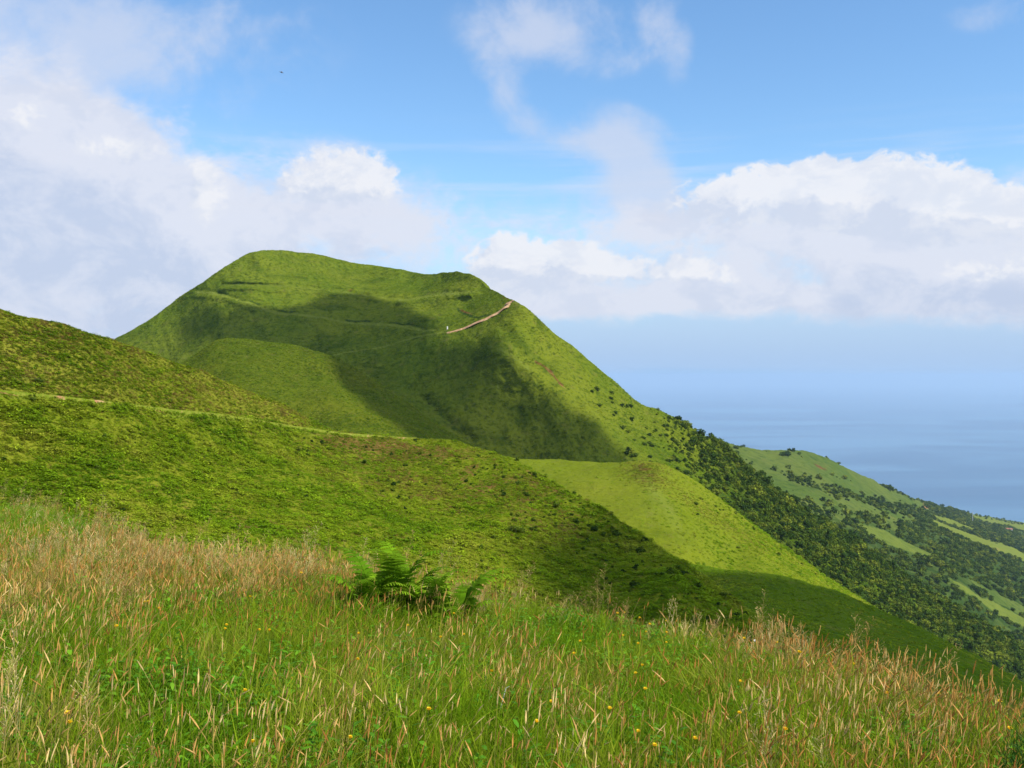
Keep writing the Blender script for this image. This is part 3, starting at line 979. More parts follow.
def head_stalk(mb, r, b, h, az, lean, hl, hw):
    pts = bend(b, h, lean, az, 7, 1.3)
    mb.tube(pts, np.linspace(.0011, .0007, 7), 3, 0, r.random())
    # spike of seeds: a spindle of overlapping scales
    p, q = pts[-2], pts[-1]
    d = (q - p) / np.linalg.norm(q - p)
    tone = r.random()
    n = 6
    t = np.linspace(0, 1, n)
    curl = np.array([math.cos(az), math.sin(az), -.5]) * hl * .10
    c = q + d * (t * hl)[:, None] + curl * (t ** 2)[:, None]
    rad = hw * np.array([.45, 1.0, 1.1, .9, .55, .08])
    mb.tube(c, rad, 4, 1, tone)
    for k in range(9):
        u = r.uniform(.1, .95)
        cc = q + d * u * hl + curl * u ** 2
        a = r.uniform(0, 6.283)
        o = np.array([math.cos(a), math.sin(a), r.uniform(.2, 1.0)])
        e = cc + o * hw * r.uniform(1.2, 2.2) + d * hl * .08
        sd = np.cross(o, d)
        mb.ribbon([cc, (cc + e) / 2 + d * hw * .3, e], [hw * .35, hw * .3, hw * .04], sd, 1, min(1, tone + r.uniform(-.2, .3)))


def seed_clump(seed, n=5, rad=.16, hmin=.28, hmax=.47, hl=(.032, .068), lean_dir=.2, hw=(.0017, .0030)):
    r = random.Random(seed)
    mb = MB()
    for _ in range(n):
        a, q = r.uniform(0, 6.283), rad * math.sqrt(r.random())
        h = r.uniform(hmin, hmax)
        head_stalk(mb, r, (q * math.cos(a), q * math.sin(a), 0), h, r.gauss(lean_dir, .9), h * (abs(r.gauss(.10, .10)) if r.random() < .7 else r.uniform(.25, .6)), r.uniform(*hl), r.uniform(*hw))
    return mb


def panicle_clump(seed, n=4, rad=.12):
    r = random.Random(seed)
    mb = MB()
    for _ in range(n):
        a, q = r.uniform(0, 6.283), rad * math.sqrt(r.random())
        h = r.uniform(.34, .56)
        az = r.gauss(.2, .8)
        pts = bend((q * math.cos(a), q * math.sin(a), 0), h, h * r.uniform(.1, .3), az, 8, 1.2)
        mb.tube(pts, np.linspace(.0010, .0005, 8), 3, 0, r.random())
        tone = r.random()
        for k in range(34):
            u = r.uniform(.62, 1.0)
            i = u * 7
            i0 = min(int(i), 6)
            p = pts[i0] + (pts[i0 + 1] - pts[i0]) * (i - i0)
            L = .055 * (1.1 - u) / .45 + .010
            aa = r.uniform(0, 6.283)
            o = np.array([math.cos(aa) * .8, math.sin(aa) * .8, r.uniform(.2, 1.0)])
            e = p + o * L * r.uniform(.4, 1)
            sd = np.array([-math.sin(aa), math.cos(aa), 0])
            mb.ribbon([p, e], [.0004, .0004], sd, 1, tone)
            e2 = e + o * .007
            mb.ribbon([e, (e + e2) / 2, e2], [.0004, .0018, .0003], sd, 1, min(1, tone + r.uniform(-.1, .3)))
    return mb


def herb_clump(seed, n=22, rad=.14):
    r = random.Random(seed)
    mb = MB()
    for _ in range(n):
        a, q = r.uniform(0, 6.283), rad * math.sqrt(r.random())
        h = r.uniform(.10, .30)
        az = r.uniform(0, 6.283)
        pts = bend((q * math.cos(a), q * math.sin(a), 0), h, h * .3, az, 4)
        mb.tube(pts, [.0015] * 4, 3, 0, .4)
        for k in range(r.randint(4, 8)):
            p = pts[-1] - np.array([0, 0, .028 * k])
            aa = r.uniform(0, 6.283)
            L, w = r.uniform(.022, .042), r.uniform(.005, .009)
            dr = np.array([math.cos(aa), math.sin(aa), r.uniform(-.1, .6)])
            sd = np.array([-math.sin(aa), math.cos(aa), r.uniform(-.3, .3)])
            q1, q2, q3 = p + dr * L * .33, p + dr * L * .7 + np.array([0, 0, -.002]), p + dr * L + np.array([0, 0, -.010])
            mb.ribbon([p, q1, q2, q3], [.002, w, w * .85, .001], sd, 0, r.random())
    return mb


def frond_pts(base, L, az, rise, n=14):
    t = np.linspace(0, 1, n)
    out = L * (.10 * t + .50 * t ** 1.9)
    z = L * rise * np.sin(t * 1.85) * .72
    return np.stack([base[0] + out * math.cos(az), base[1] + out * math.sin(az), base[2] + z], -1)


def add_frond(mb, base, L, az, rise, r, npair=22, wide=.22, mat=0, stemmat=0, detail=True):
    pts = frond_pts(base, L, az, rise, npair + 3)
    mb.tube(pts, np.linspace(.0035, .0008, len(pts)) * (L / .8), 3, stemmat, .3)
    side = np.array([-math.sin(az), math.cos(az), 0])
    for i in range(3, len(pts) - 1):
        t = (i - 3) / (len(pts) - 4)
        w = L * wide * (1 - t) ** .8 * min(1, .5 + t * 3) + .01
        fw = pts[i + 1] - pts[i]
        fw /= np.linalg.norm(fw)
        for s in (-1, 1):
            dr = side * s + fw * .45 + np.array([0, 0, r.uniform(-.15, .12)])
            dr /= np.linalg.norm(dr)
            up = np.cross(dr, fw)
            up /= np.linalg.norm(up)
            sd = np.cross(dr, up)
            m_ = 8
            tt = np.linspace(0, 1, m_)
            c = pts[i] + dr * (w * tt)[:, None] + np.array([0, 0, -1]) * (w * .25 * tt ** 2)[:, None]
            tone = .15 + .7 * r.random()
            # a leaflet with a toothed edge
            mb.ribbon(c, np.array([.09, .15, .09, .13, .075, .10, .05, .01]) * min(w, .17) * 1.05, sd, mat, tone)


def bracken_clump(seed, n=7, size=.55):
    """small fern/grass cushion seen from tens of metres"""
    r = random.Random(seed)
    mb = MB()
    for k in range(n * 9):
        a = r.uniform(0, 6.283)
        q = size * .5 * math.sqrt(r.random())
        z = size * r.uniform(.05, .45) * (1 - (q / (size * .62)) ** 2)
        c = np.array([q * math.cos(a), q * math.sin(a), z])
        aa = r.uniform(0, 6.283)
        dr = np.array([math.cos(aa), math.sin(aa), r.uniform(-.2, .5)]) * size * r.uniform(.08, .17)
        sd = np.array([-math.sin(aa), math.cos(aa), r.uniform(-.4, .4)])
        mb.ribbon([c - dr, c, c + dr], [.01 * size, .05 * size, .008 * size], sd, 0, r.random())
    return mb


def crown_mb(r, rx=1.0, rz=.8, n=150, leaf=.16, lumps=7, tone0=.0):
    """bush or tree crown: leaf-clump faces spread through several overlapping lumps"""
    mb = MB()
    L = []
    for k in range(lumps):
        a, q = r.uniform(0, 6.283), rx * .64 * math.sqrt(r.random())
        L.append((q * math.cos(a), q * math.sin(a) * .85, rz * r.uniform(.25, .9) * (1 - .35 * q / rx), rx * r.uniform(.32, .52), r.random()))
    for _ in range(n):
        cx, cy, cz, lr, tn = L[r.randrange(lumps)]
        d = np.array([r.gauss(0, 1), r.gauss(0, 1), r.gauss(.25, 1)])
        d /= np.linalg.norm(d)
        c = np.array([cx, cy, cz]) + d * lr * r.uniform(.55, 1.08) * np.array([1, 1, .85])
        c[2] = max(c[2], .02)
        a1 = np.cross(d, [r.gauss(0, 1), r.gauss(0, 1), r.gauss(0, 1)])
        a1 /= np.linalg.norm(a1) + 1e-9
        a2 = np.cross(d, a1) + d * r.uniform(-.6, .6)
        s = leaf * r.uniform(.5, 1.2)
        v = [c + a1 * s, c + a2 * s * .8 + d * s * .2, c - a1 * s, c - a2 * s * .8 - d * s * .3]
        mb.add(v, [(0, 1, 2, 3)], tone=min(1, max(0, .25 + .5 * tn + r.uniform(-.2, .25) + tone0)))
    return mb


def collection_of(name, objs):
    c = bpy.data.collections.new(name)
    for o in objs:
        c.objects.link(o)
    return c


def scatter_group():
    """points -> instances picked from a collection, turned and sized by attributes"""
    g = bpy.data.node_groups.new('scatter', 'GeometryNodeTree')
    g.interface.new_socket('Geometry', in_out='INPUT', socket_type='NodeSocketGeometry')
    g.interface.new_socket('Plants', in_out='INPUT', socket_type='NodeSocketCollection')
    g.interface.new_socket('Geometry', in_out='OUTPUT', socket_type='NodeSocketGeometry')
    gi, go = g.nodes.new('NodeGroupInput'), g.nodes.new('NodeGroupOutput')
    ci = g.nodes.new('GeometryNodeCollectionInfo')
    ci.inputs['Separate Children'].default_value = True
    ci.inputs['Reset Children'].default_value = True
    iop = g.nodes.new('GeometryNodeInstanceOnPoints')
    iop.inputs['Pick Instance'].default_value = True

    def na(name, typ):
        n = g.nodes.new('GeometryNodeInputNamedAttribute')
        n.data_type = typ
        n.inputs['Name'].default_value = name
        return n.outputs[0]
    g.links.new(gi.outputs['Geometry'], iop.inputs['Points'])
    g.links.new(gi.outputs['Plants'], ci.inputs['Collection'])
    g.links.new(ci.outputs[0], iop.inputs['Instance'])
    g.links.new(na('pick', 'INT'), iop.inputs['Instance Index'])
    e2r = g.nodes.new('FunctionNodeEulerToRotation')
    g.links.new(na('rot', 'FLOAT_VECTOR'), e2r.inputs[0])
    g.links.new(e2r.outputs[0], iop.inputs['Rotation'])
    g.links.new(na('scl', 'FLOAT_VECTOR'), iop.inputs['Scale'])
    g.links.new(iop.outputs[0], go.inputs[0])
    return g


SCATTER = scatter_group()


def scatter(name, pts, objs, scale, tilt=.12, zscale=None, label=None, pick=None, sink=0.0, spin=None):
    n = len(pts)
    pts = np.asarray(pts, np.float32).copy()
    pts[:, 2] -= sink
    me = bpy.data.meshes.new(name)
    me.vertices.add(n)
    me.vertices.foreach_set('co', pts.ravel())
    rot = np.stack([rng.normal(0, tilt, n), rng.normal(0, tilt, n), rng.uniform(0, 6.283, n) if spin is None else rng.normal(0, spin, n)], -1)
    sc = np.broadcast_to(np.asarray(scale, float), (n,)) * rng.uniform(.75, 1.25, n)
    zs = 1.0 if zscale is None else zscale
    scl = np.stack([sc, sc, sc * zs], -1)
    a = me.attributes.new('rot', 'FLOAT_VECTOR', 'POINT')
    a.data.foreach_set('vector', rot.astype(np.float32).ravel())
    a = me.attributes.new('scl', 'FLOAT_VECTOR', 'POINT')
    a.data.foreach_set('vector', scl.astype(np.float32).ravel())
    a = me.attributes.new('pick', 'INT', 'POINT')
    a.data.foreach_set('value', (rng.integers(0, len(objs), n) if pick is None else pick).astype(np.int32))
    o = link(name, me, kind='stuff')
    md = o.modifiers.new('scatter', 'NODES')
    md.node_group = SCATTER
    ident = [s.identifier for s in SCATTER.interface.items_tree if s.name == 'Plants'][0]
    md[ident] = collection_of(name + '_plants', objs)
    return o


# ---------------------------------------------------------------- growth on the slopes
BR = [proto('bracken_clump', bracken_clump(100 + k), [M_BRACKEN], False) for k in range(5)]
HE = [proto('heath_clump', bracken_clump(200 + k, 6, .5), [M_HEATH], False) for k in range(4)]


rt = random.Random(5)
TREE_MESH = [crown_mb(rt, 1.0, 1.1, 220, .16, 12).mesh('tree_crown', [M_TREE], False) for _ in range(8)]
TREE_OBJ = [bpy.data.objects.new('tree_form', m_) for m_ in TREE_MESH]



def spur_mask(kind):
    def w(px, py, d):
        b = SPUR_H(px, py)
        n = fbm(px / 22, py / 12, 3, 41) + .5
        if kind == 'green':
            return (.30 + 1.3 * smooth01(n, .3, .75)) * (1 - .8 * np.clip(b * 1.6, 0, 1)) / d * 100
        return (np.clip(b - .12, 0, 1) + .10) * (smooth01(n, .25, .6) + .1) / d * 100
    return w


def SPUR_H(x, y):
    return (blob(x, y, 395, 448, 70, 13, .1) * .6 + blob(x, y, 400, 475, 100, 28, .3) * .8 + blob(x, y, 30, 350, 90, 22, .3) * .45 + blob(x, y, 230, 385, 90, 16, .3) * .45
            + blob(x, y, 530, 500, 90, 32, .5) * .8 + blob(x, y, 300, 520, 120, 40, .2) * .35)


q, _, _ = SPUR.sample(34000, spur_mask('green'))
scatter('bracken', q, BR, np.clip(rng.lognormal(-.12, .38, len(q)), .4, 2.0), zscale=.95, sink=.05)
q, _, _ = SPUR.sample(70000, lambda x, y, d: 1.0 / d)
scatter('spur_tussocks', q, BR, np.clip(rng.lognormal(-.9, .3, len(q)), .2, .9), zscale=1.1, sink=.02)
q, _, _ = UPPER.sample(30000, lambda x, y, d: 1.0 / d)
scatter('upper_tussocks', q, HE + BR[:2], np.clip(rng.lognormal(-.7, .3, len(q)), .2, 1.0), zscale=1.0, sink=.02)
q, _, _ = SPUR.sample(22000, spur_mask('heath'))
scatter('heather', q, HE, .75, zscale=.7, sink=.05)
q, _, _ = SPUR.sample(420, lambda x, y, d: blob(x, y, 610, 540, 110, 34, .6) + .35 * blob(x, y, 430, 480, 120, 30, .3) + .03)
scatter('spur_scrub', q, TREE_OBJ, np.clip(rng.lognormal(-1.45, .4, len(q)), .12, .55), tilt=.1, sink=.04)
q, _, _ = UPPER.sample(9000, lambda x, y, d: (.25 + smooth01(fbm(x / 30, y / 9, 3, 42) + .5, .4, .7)) / d)
scatter('upper_bracken', q, BR, np.clip(rng.lognormal(-.15, .35, len(q)), .4, 1.8), zscale=.8, sink=.05)
q, _, _ = UPPER.sample(9000, lambda x, y, d: (.3 + smooth01(fbm(x / 26, y / 7, 3, 71) + .5, .45, .7)) / d)
scatter('upper_heather', q, HE, .85, zscale=.7, sink=.05)
q, _, _ = KNOLL.sample(700, lambda x, y, d: smooth01(x, 700, 780) * np.exp(-np.maximum(y - np.interp(x, [662, 690, 720, 760, 800, 850, 900], [463, 478, 500, 530, 559, 592, 625]), 0) / 9) + 1e-6)
scatter('knoll_edge_scrub', q, BR, 2.6, zscale=.9, sink=.1)
q, px_, py_ = KNOLL.sample(14000, lambda x, y, d: .25 + 1.6 * smooth01(x + .3 * (y - 470), 640, 760))
scatter('knoll_undergrowth', q, BR, np.clip(rng.lognormal(-.05, .4, len(q)), .4, 2.0), zscale=.9, sink=.08)
q, _, _ = KNOLL.sample(2600, lambda x, y, d: blob(x, y, 645, 470, 16, 8) + .5 * blob(x, y, 652, 482, 12, 8) + .25 * line_mask(x, y, [(665, 480), (700, 508), (760, 548)], 8) + 1e-6)
scatter('knoll_heather', q, HE, 1.0, zscale=.8, sink=.05)
q, _, _ = LOW.sample(14000, lambda x, y, d: .3 + 1.8 * blob(x, y, 720, 600, 90, 22, .35))
scatter('spur_undergrowth', q, BR, 1.6, zscale=.6, sink=.15)
q, _, _ = LOBE.sample(26000)
scatter('lobe_undergrowth', q, BR, 1.6, zscale=.6, sink=.15)
q, _, _ = PEAK.sample(80000, lambda x, y, d: .7 + 1.2 * smooth01(x, 560, 700) + .5 * (fbm(x / 20, y / 12, 2, 4) > .05))
scatter('hill_undergrowth', q, BR, 2.0, zscale=.6, sink=.2)

# ---------------------------------------------------------------- trees and shrubs
def forest_peak(x, y, d):
    crest = np.interp(x, [620, 640, 680, 720, 760, 800, 850, 900, 1000, 1060, 1240], [390, 404, 421, 445, 476, 506, 539, 574, 634, 668, 770])
    below = y - crest
    n = fbm(x / 11, y / 8, 3, 77) + .5
    edge = smooth01(x, 640, 745)
    dens = edge * (.35 + .65 * smooth01(x, 700, 780)) * (.25 + .9 * smooth01(n, .34, .52))
    band = np.exp(-((below - 10) / 22) ** 2) * smooth01(x, 645, 690) * .6
    return np.clip(dens + band, 0, 1.2) * (x > 640)


q, qx_, _ = PEAK.sample(12500, forest_peak)
scatter('forest', q, TREE_OBJ, np.clip(rng.lognormal(.42, .42, len(q)), .6, 3.8) * (.45 + .55 * smooth01(qx_, 645, 740)), tilt=.08, sink=.5)


def forest_far(x, y, d):
    line = np.interp(x, [740, 860, 940, 1024, 1100], [482, 512, 516, 542, 560])
    n = fbm(x / 12 + y / 30, y / 7, 3, 55) + .5
    dens = .10 * smooth01(n, .55, .7) + smooth01(y - line, -6, 22) * (.25 + .95 * smooth01(n, .36, .5))
    rows = line_mask(x, y, [(790, 475), (850, 496), (900, 508), (960, 528), (1040, 556)], 3.5) + line_mask(x, y, [(830, 471), (850, 479)], 1.6) + line_mask(x, y, [(880, 484), (920, 498)], 1.6)
    rows = rows + line_mask(x, y, [(925, 502), (975, 524), (1050, 548)], 4.5) * 1.1 + line_mask(x, y, [(950, 508), (1000, 524), (1050, 536)], 2.2) * .8
    return np.clip(dens + rows * .9, 0, 1.3) * (~in_fields(x, y) | (rows > .9))


q, _, _ = FAR.sample(22000, forest_far)
scatter('coastal_forest', q, TREE_OBJ, np.clip(rng.lognormal(1.1, .38, len(q)), 1.6, 5.5), tilt=.05, sink=1.0)

GEN = []


def place_tree(p, size, name, label, cat, group, k):
    o = link(name, TREE_MESH[k % 8], label=label, cat=cat, group=group, loc=(float(p[0]), float(p[1]), float(p[2]) - .15 * size))
    o.rotation_euler = (0, 0, rt.uniform(0, 6.28))
    o.scale = (size, size, size * rt.uniform(.7, .95))
    return o


k = 0
TENS = ['', '', 'twenty', 'thirty', 'forty', 'fifty', 'sixty']
ONES = ['', 'first', 'second', 'third', 'fourth', 'fifth', 'sixth', 'seventh', 'eighth', 'ninth', 'tenth', 'eleventh', 'twelfth', 'thirteenth', 'fourteenth', 'fifteenth', 'sixteenth', 'seventeenth', 'eighteenth', 'nineteenth']


def ordinal(n):
    if n < 20:
        return ONES[n]
    return TENS[n // 10][:-1] + 'ieth' if n % 10 == 0 else TENS[n // 10] + '-' + ONES[n % 10]


G1 = 'dark shrubs dotted over the sunny right flank of the peak'
q, qx, qy = PEAK.sample(105, lambda x, y, d: (smooth01(x, 560, 680) * (x < 712) * (y < 490) * (y - np.interp(x, [560, 640, 700], [338, 404, 433]) > 5)) + 1e-9)
for i in range(len(q)):
    if qx[i] < 640:
        lab = 'small dark shrub alone on the open upper grass of the peak\'s sunny right flank'
    elif qy[i] > 452:
        lab = 'dark shrub low on the peak\'s sunny flank, just above the bright knoll'
    else:
        lab = 'dark shrub in the scatter between the open grass and the wood on the peak'
    place_tree(q[i], rt.uniform(1.0, 2.1), 'shrub', lab, 'shrub', G1, k)
    k += 1
G2 = 'trees at the upper edge of the dark wood on the peak\'s flank'
for i in range(60):
    px = 650 + 5.2 * i + rt.uniform(-2, 2)
    py = float(PEAK.fc(px)) + abs(rt.gauss(2, 5)) + .5
    place_tree(PEAK.at(px, py), rt.uniform(1.1, 2.5) * (.45 + .55 * min(1, i / 14)), 'tree', ordinal(i + 1) + ' tree down the skyline edge of the peak\'s wood, counted from its upper end', 'tree', G2, k)
    k += 1
G3 = 'bushes on the sunlit knoll'
for i in range(24):
    px = 692 + 5.7 * i
    px += rt.uniform(-9, 9)
    py = float(KNOLL.fc(px)) + rt.choice([rt.uniform(2, 9), rt.uniform(4, 18), rt.uniform(8, 50)])
    place_tree(KNOLL.at(px, py), rt.uniform(.45, .95), 'shrub', ordinal(i + 1) + ' low dark bush down the bright right slope of the knoll', 'shrub', G3, k)
    k += 1
G4 = 'trees standing along the coast slope\'s skyline'
for i, px in enumerate(sorted(rt.choice([rt.uniform(882, 925), rt.uniform(925, 1022), rt.uniform(960, 1022)]) for _ in range(46))):
    py = float(FAR.fc(px)) + rt.uniform(.6, 2.5)
    place_tree(FAR.at(px, py), rt.uniform(3.2, 6.2), 'tree', ordinal(i + 1) + ' tree along the coastal slope\'s skyline against the sea, from its upper end', 'tree', G4, k)
    k += 1
for (px, py, s, lab) in [(838, 464.5, 4.5, 'lone dark tree on the grassy shoulder of the coastal slope, against the sea'),
                         (853, 524, 7, 'dark tree at the upper tip of the middle pale field on the coastal slope'),
                         (952, 527, 5, 'single dark tree standing in the long straw-coloured field')]:
    place_tree(FAR.at(px, py), s, 'tree', lab, 'tree', None, k)
    k += 1
for (px, py, s, lab) in [(430, 404, 1.2, 'dark scrub bush at the top of the gully in the shaded valley'), (437, 410, 1.6, 'largest dark bush in the gully of the shaded valley')]:
    place_tree(PEAK.at(px, py), s, 'shrub', lab, 'shrub', None, k)
    k += 1


def near_bush(px, py, size, label, sheet, flat=.7):
    p = sheet.at(px, py)
    e = link('bush', None, label=label, cat='bush', loc=tuple(float(c) for c in p - np.array([0, 0, .1])))
    r_ = random.Random(int(px))
    cr = link('crown', crown_mb(r_, 1.0, .8, 900, .07, 12).mesh('bush_crown', [M_TREE], False), parent=e)
    cr.scale = (size * 1.1, size, size * flat)
    mb = MB()
    for j in range(5):
        a = j * 1.3
        mb.tube(np.array([[0, 0, 0], [.2 * math.cos(a), .2 * math.sin(a), .3], [.5 * math.cos(a), .5 * math.sin(a), .7]]) * size * .8, np.array([.05, .035, .015]) * size, 5)
    link('trunk', mb.mesh('bush_stems', [M_BARK]), parent=e)


near_bush(514, 532, 1.15, 'dark spreading bush alone on the slope of the near spur', SPUR)
near_bush(540, 548, .45, 'small dark bush just downhill of the spreading bush on the near spur', SPUR)
near_bush(37, 381, .8, 'dark bush on the left hill just above the path', UPPER, .45)

# ---------------------------------------------------------------- trails
def trail(name, line, sheet, width, mat, lift=.12):
    pts = []
    for (x0, y0), (x1, y1) in zip(line[:-1], line[1:]):
        for s in np.linspace(0, 1, 10, endpoint=False):
            pts.append(sheet.at(x0 + (x1 - x0) * s, y0 + (y1 - y0) * s))
    pts = np.array(pts)
    for _ in range(12):
        pts[1:-1] = (pts[:-2] + 2 * pts[1:-1] + pts[2:]) / 4
    tan = np.gradient(pts, axis=0)
    tan[:, 2] = 0
    tan /= np.linalg.norm(tan, axis=1)[:, None] + 1e-9
    sd = np.stack([-tan[:, 1], tan[:, 0], 0 * tan[:, 0]], -1)
    n = len(pts)
    w = np.broadcast_to(np.asarray(width, float), (n,)) if np.isscalar(width) else np.interp(np.linspace(0, 1, n), np.linspace(0, 1, len(width)), width)
    w = w * (1 + .25 * vnoise(np.arange(n) * .4, np.zeros(n), 3))
    cols = []
    for u, z in ((-1.0, -1.2), (-.6, .02), (0, lift), (.6, .02), (1.0, -1.2)):
        c = pts + sd * (w * u)[:, None]
        c[:, 2] += z + .15
        cols.append(c)
    v = np.stack(cols, 1).reshape(-1, 3)
    link(name, raw_mesh(name, v, grid_faces(n, 5), [mat]), kind='structure')


mt, t_, o_ = new_mat('red_earth')
g_ = t_.new('ShaderNodeNewGeometry')
n_ = t_.noise(g_.outputs['Position'], .8, 5, .6)
principled(t_, o_, t_.mix(t_.step(n_, .35, .65), (.38, .21, .10), (.52, .34, .18)), .95, .05)
mp, t_, o_ = new_mat('trodden_grass')
g_ = t_.new('ShaderNodeNewGeometry')
n_ = t_.noise(g_.outputs['Position'], .35, 5, .65)
n2_ = t_.noise(g_.outputs['Position'], 2.5, 5, .65)
principled(t_, o_, t_.mix(t_.step(n_, .60, .68), t_.mix(t_.step(n2_, .4, .6), (.11, .15, .012), (.17, .19, .025)), t_.mix(t_.step(n2_, .4, .6), (.30, .15, .07), (.38, .24, .12))), .95, .0)
trail('path', [(a, b + .8) for a, b in PATH_NEAR[1:]], SPUR, [.26, .2, .3, .16, .3, .2, .3, .22, .14], mp, .02)
trail('path', TRAIL_HIGH, PEAK, [3.2, 3.8, 3.3, 2.9, 2.3, 1.6, .8], mt)

# ---------------------------------------------------------------- marker post, farmhouse, mast
def simple_mat(name, col, rough=.8, spec=.2):
    m, t, out = new_mat(name)
    g = t.new('ShaderNodeNewGeometry')
    n = t.noise(g.outputs['Position'], 3.0, 4, .6)
    c = t.mix(t.step(n, .3, .7, 0, .5), col, tuple(v * .72 for v in col))
    principled(t, out, c, rough, spec)
    return m


M_WHITE = simple_mat('white_paint', (.80, .79, .76))
M_ROOF = simple_mat('clay_tile', (.34, .14, .08))
M_DARK = simple_mat('dark_glass', (.03, .035, .04), .2, .5)
M_STEEL = simple_mat('galvanised', (.55, .56, .57), .5, .5)
M_STONE = simple_mat('grey_stone', (.30, .28, .25))


def build_post():
    p = PEAK.at(448, 329.5)
    e = link('marker_post', None, label='tiny white post standing in the grass just above the red trail on the peak', cat='post', loc=tuple(float(c) for c in p))
    mb = MB()
    s = np.array([(-1, -1), (1, -1), (1, 1), (-1, 1)])
    hs = [(-.4, .30), (1.45, .27), (1.55, .20)]
    v = [(a * w, b * w, z) for z, w in hs for a, b in s]
    q = [(i * 4 + j, i * 4 + (j + 1) % 4, (i + 1) * 4 + (j + 1) % 4, (i + 1) * 4 + j) for i in range(2) for j in range(4)] + [(8, 9, 10, 11)]
    mb.add(v, q)
    link('shaft', mb.mesh('post_shaft', [M_WHITE], False), parent=e)
    link('footing', box_mesh('post_footing', -.42, .42, -.42, .42, -.6, .16, [M_STONE]), parent=e)


build_post()


def build_house(px, py, label, w, d_, h, rz):
    p = FAR.at(px, py)
    e = link('farmhouse', None, label=label, cat='house', loc=tuple(float(c) for c in p))
    e.rotation_euler = (0, 0, rz)
    link('wall', box_mesh('house_wall', -w / 2, w / 2, -d_ / 2, d_ / 2, -3, h, [M_WHITE]), parent=e)
    o = .5
    v = [(-w / 2 - o, -d_ / 2 - o, h + .01), (w / 2 + o, -d_ / 2 - o, h + .01), (w / 2 + o, d_ / 2 + o, h + .01), (-w / 2 - o, d_ / 2 + o, h + .01), (-w / 2 - o, 0, h + 2.6), (w / 2 + o, 0, h + 2.6)]
    rm = raw_mesh('house_roof', v, [np.array([(0, 1, 5, 4), (2, 3, 4, 5), (0, 3, 2, 1)]), np.array([(0, 4, 3), (1, 2, 5)])], [M_ROOF], smooth=False)
    ro = link('roof', rm, parent=e)
    link('chimney', box_mesh('house_chimney', w * .25, w * .25 + 1, -1.6, -.6, h + 1.2, h + 3.6, [M_WHITE]), parent=ro)
    for x in (-w * .33, w * .30):
        wn = link('window', box_mesh('house_window', x - .6, x + .6, -d_ / 2 - .04, -d_ / 2 + .02, 1.1, 2.3, [M_DARK]), parent=e)
        link('sill', box_mesh('house_sill', x - .75, x + .75, -d_ / 2 - .2, -d_ / 2 - .003, .95, 1.09, [M_STONE]), parent=wn)
    dr = link('door', box_mesh('house_door', -.55, .55, -d_ / 2 - .05, -d_ / 2 + .02, -.2, 2.1, [M_ROOF]), parent=e)
    link('handle', box_mesh('door_handle', .32, .42, -d_ / 2 - .12, -d_ / 2 - .051, .95, 1.05, [M_STEEL]), parent=dr)


build_house(1009, 531, 'white farmhouse with clay roof among trees near the far coast', 15, 8, 4, -.4)


def build_mast():
    p = FAR.at(973, 523)
    e = link('utility_pole', None, label='thin pale mast rising from the fields of the coastal slope', cat='pole', loc=tuple(float(c) for c in p))
    mb = MB()
    mb.tube([[0, 0, -1], [0, 0, 12], [0, 0, 26]], [.75, .6, .4], 8)
    link('pole', mb.mesh('mast_pole', [M_STEEL]), parent=e)
    mb = MB()
    mb.tube([[-2.2, 0, 24], [0, 0, 24.01], [2.2, 0, 24]], [.2, .2, .2], 6)
    link('crossarm', mb.mesh('mast_arm', [M_STEEL]), parent=e)


build_mast()


def build_bird():
    p = P(281.5, 72.5, 150.0)
    mb = MB()
    mb.tube([[-.28, 0, 0], [-.15, 0, .01], [0, 0, .02], [.15, 0, .02], [.24, 0, .03], [.30, 0, .02]], [.02, .06, .075, .06, .035, .008], 8)
    for s in (-1, 1):
        x = np.array([[.02, s * .05, .04], [.06, s * .30, .12], [-.02, s * .58, .08]])
        c = np.array([.10, .085, .02])
        a, b = x + np.array([1, 0, 0]) * c[:, None], x - np.array([1, 0, 0]) * c[:, None]
        up = np.array([0, 0, .008])
        v = np.vstack([a + up, b + up, a - up, b - up])
        q = [(0, 1, 4, 3), (1, 2, 5, 4), (6, 9, 10, 7), (7, 10, 11, 8), (0, 6, 7, 1), (1, 7, 8, 2), (3, 4, 10, 9), (4, 5, 11, 10), (2, 8, 11, 5), (0, 3, 9, 6)]
        mb.add(v, q)
    mb.add([[-.26, -.03, 0], [-.26, .03, 0], [-.42, .08, .0], [-.42, -.08, .0], [-.26, -.03, .012], [-.26, .03, .012], [-.42, .08, .008], [-.42, -.08, .008]],
           [(0, 1, 2, 3), (4, 7, 6, 5), (0, 4, 5, 1), (1, 5, 6, 2), (2, 6, 7, 3), (3, 7, 4, 0)])
    m = simple_mat('bird_feather', (.10, .11, .14))
    o = link('bird', mb.mesh('bird', [m]), label='tiny dark bird gliding in the blue gap between the clouds', cat='bird', loc=tuple(float(c) for c in p))
    o.rotation_euler = (.5, .25, .5)


build_bird()

# ---------------------------------------------------------------- meadow plants
def polar_points(n, rmin, rmax, margin=110):
    """random points of the meadow inside the view wedge (a bit wider than the frame)"""
    a0, a1 = math.atan((-margin - 512) / F), math.atan((1024 + margin - 512) / F)
    a = rng.uniform(a0, a1, n)
    r = np.sqrt(rng.uniform(rmin ** 2, rmax ** 2, n))
    x, y = r * np.sin(a), r * np.cos(a)
    px = 512 + F * np.tan(a)
    keep = y < _bd(px) * 1.22 + .4
    x, y = x[keep], y[keep]
    z = meadow_z(x, y)
    return np.stack([x, y, z], -1)


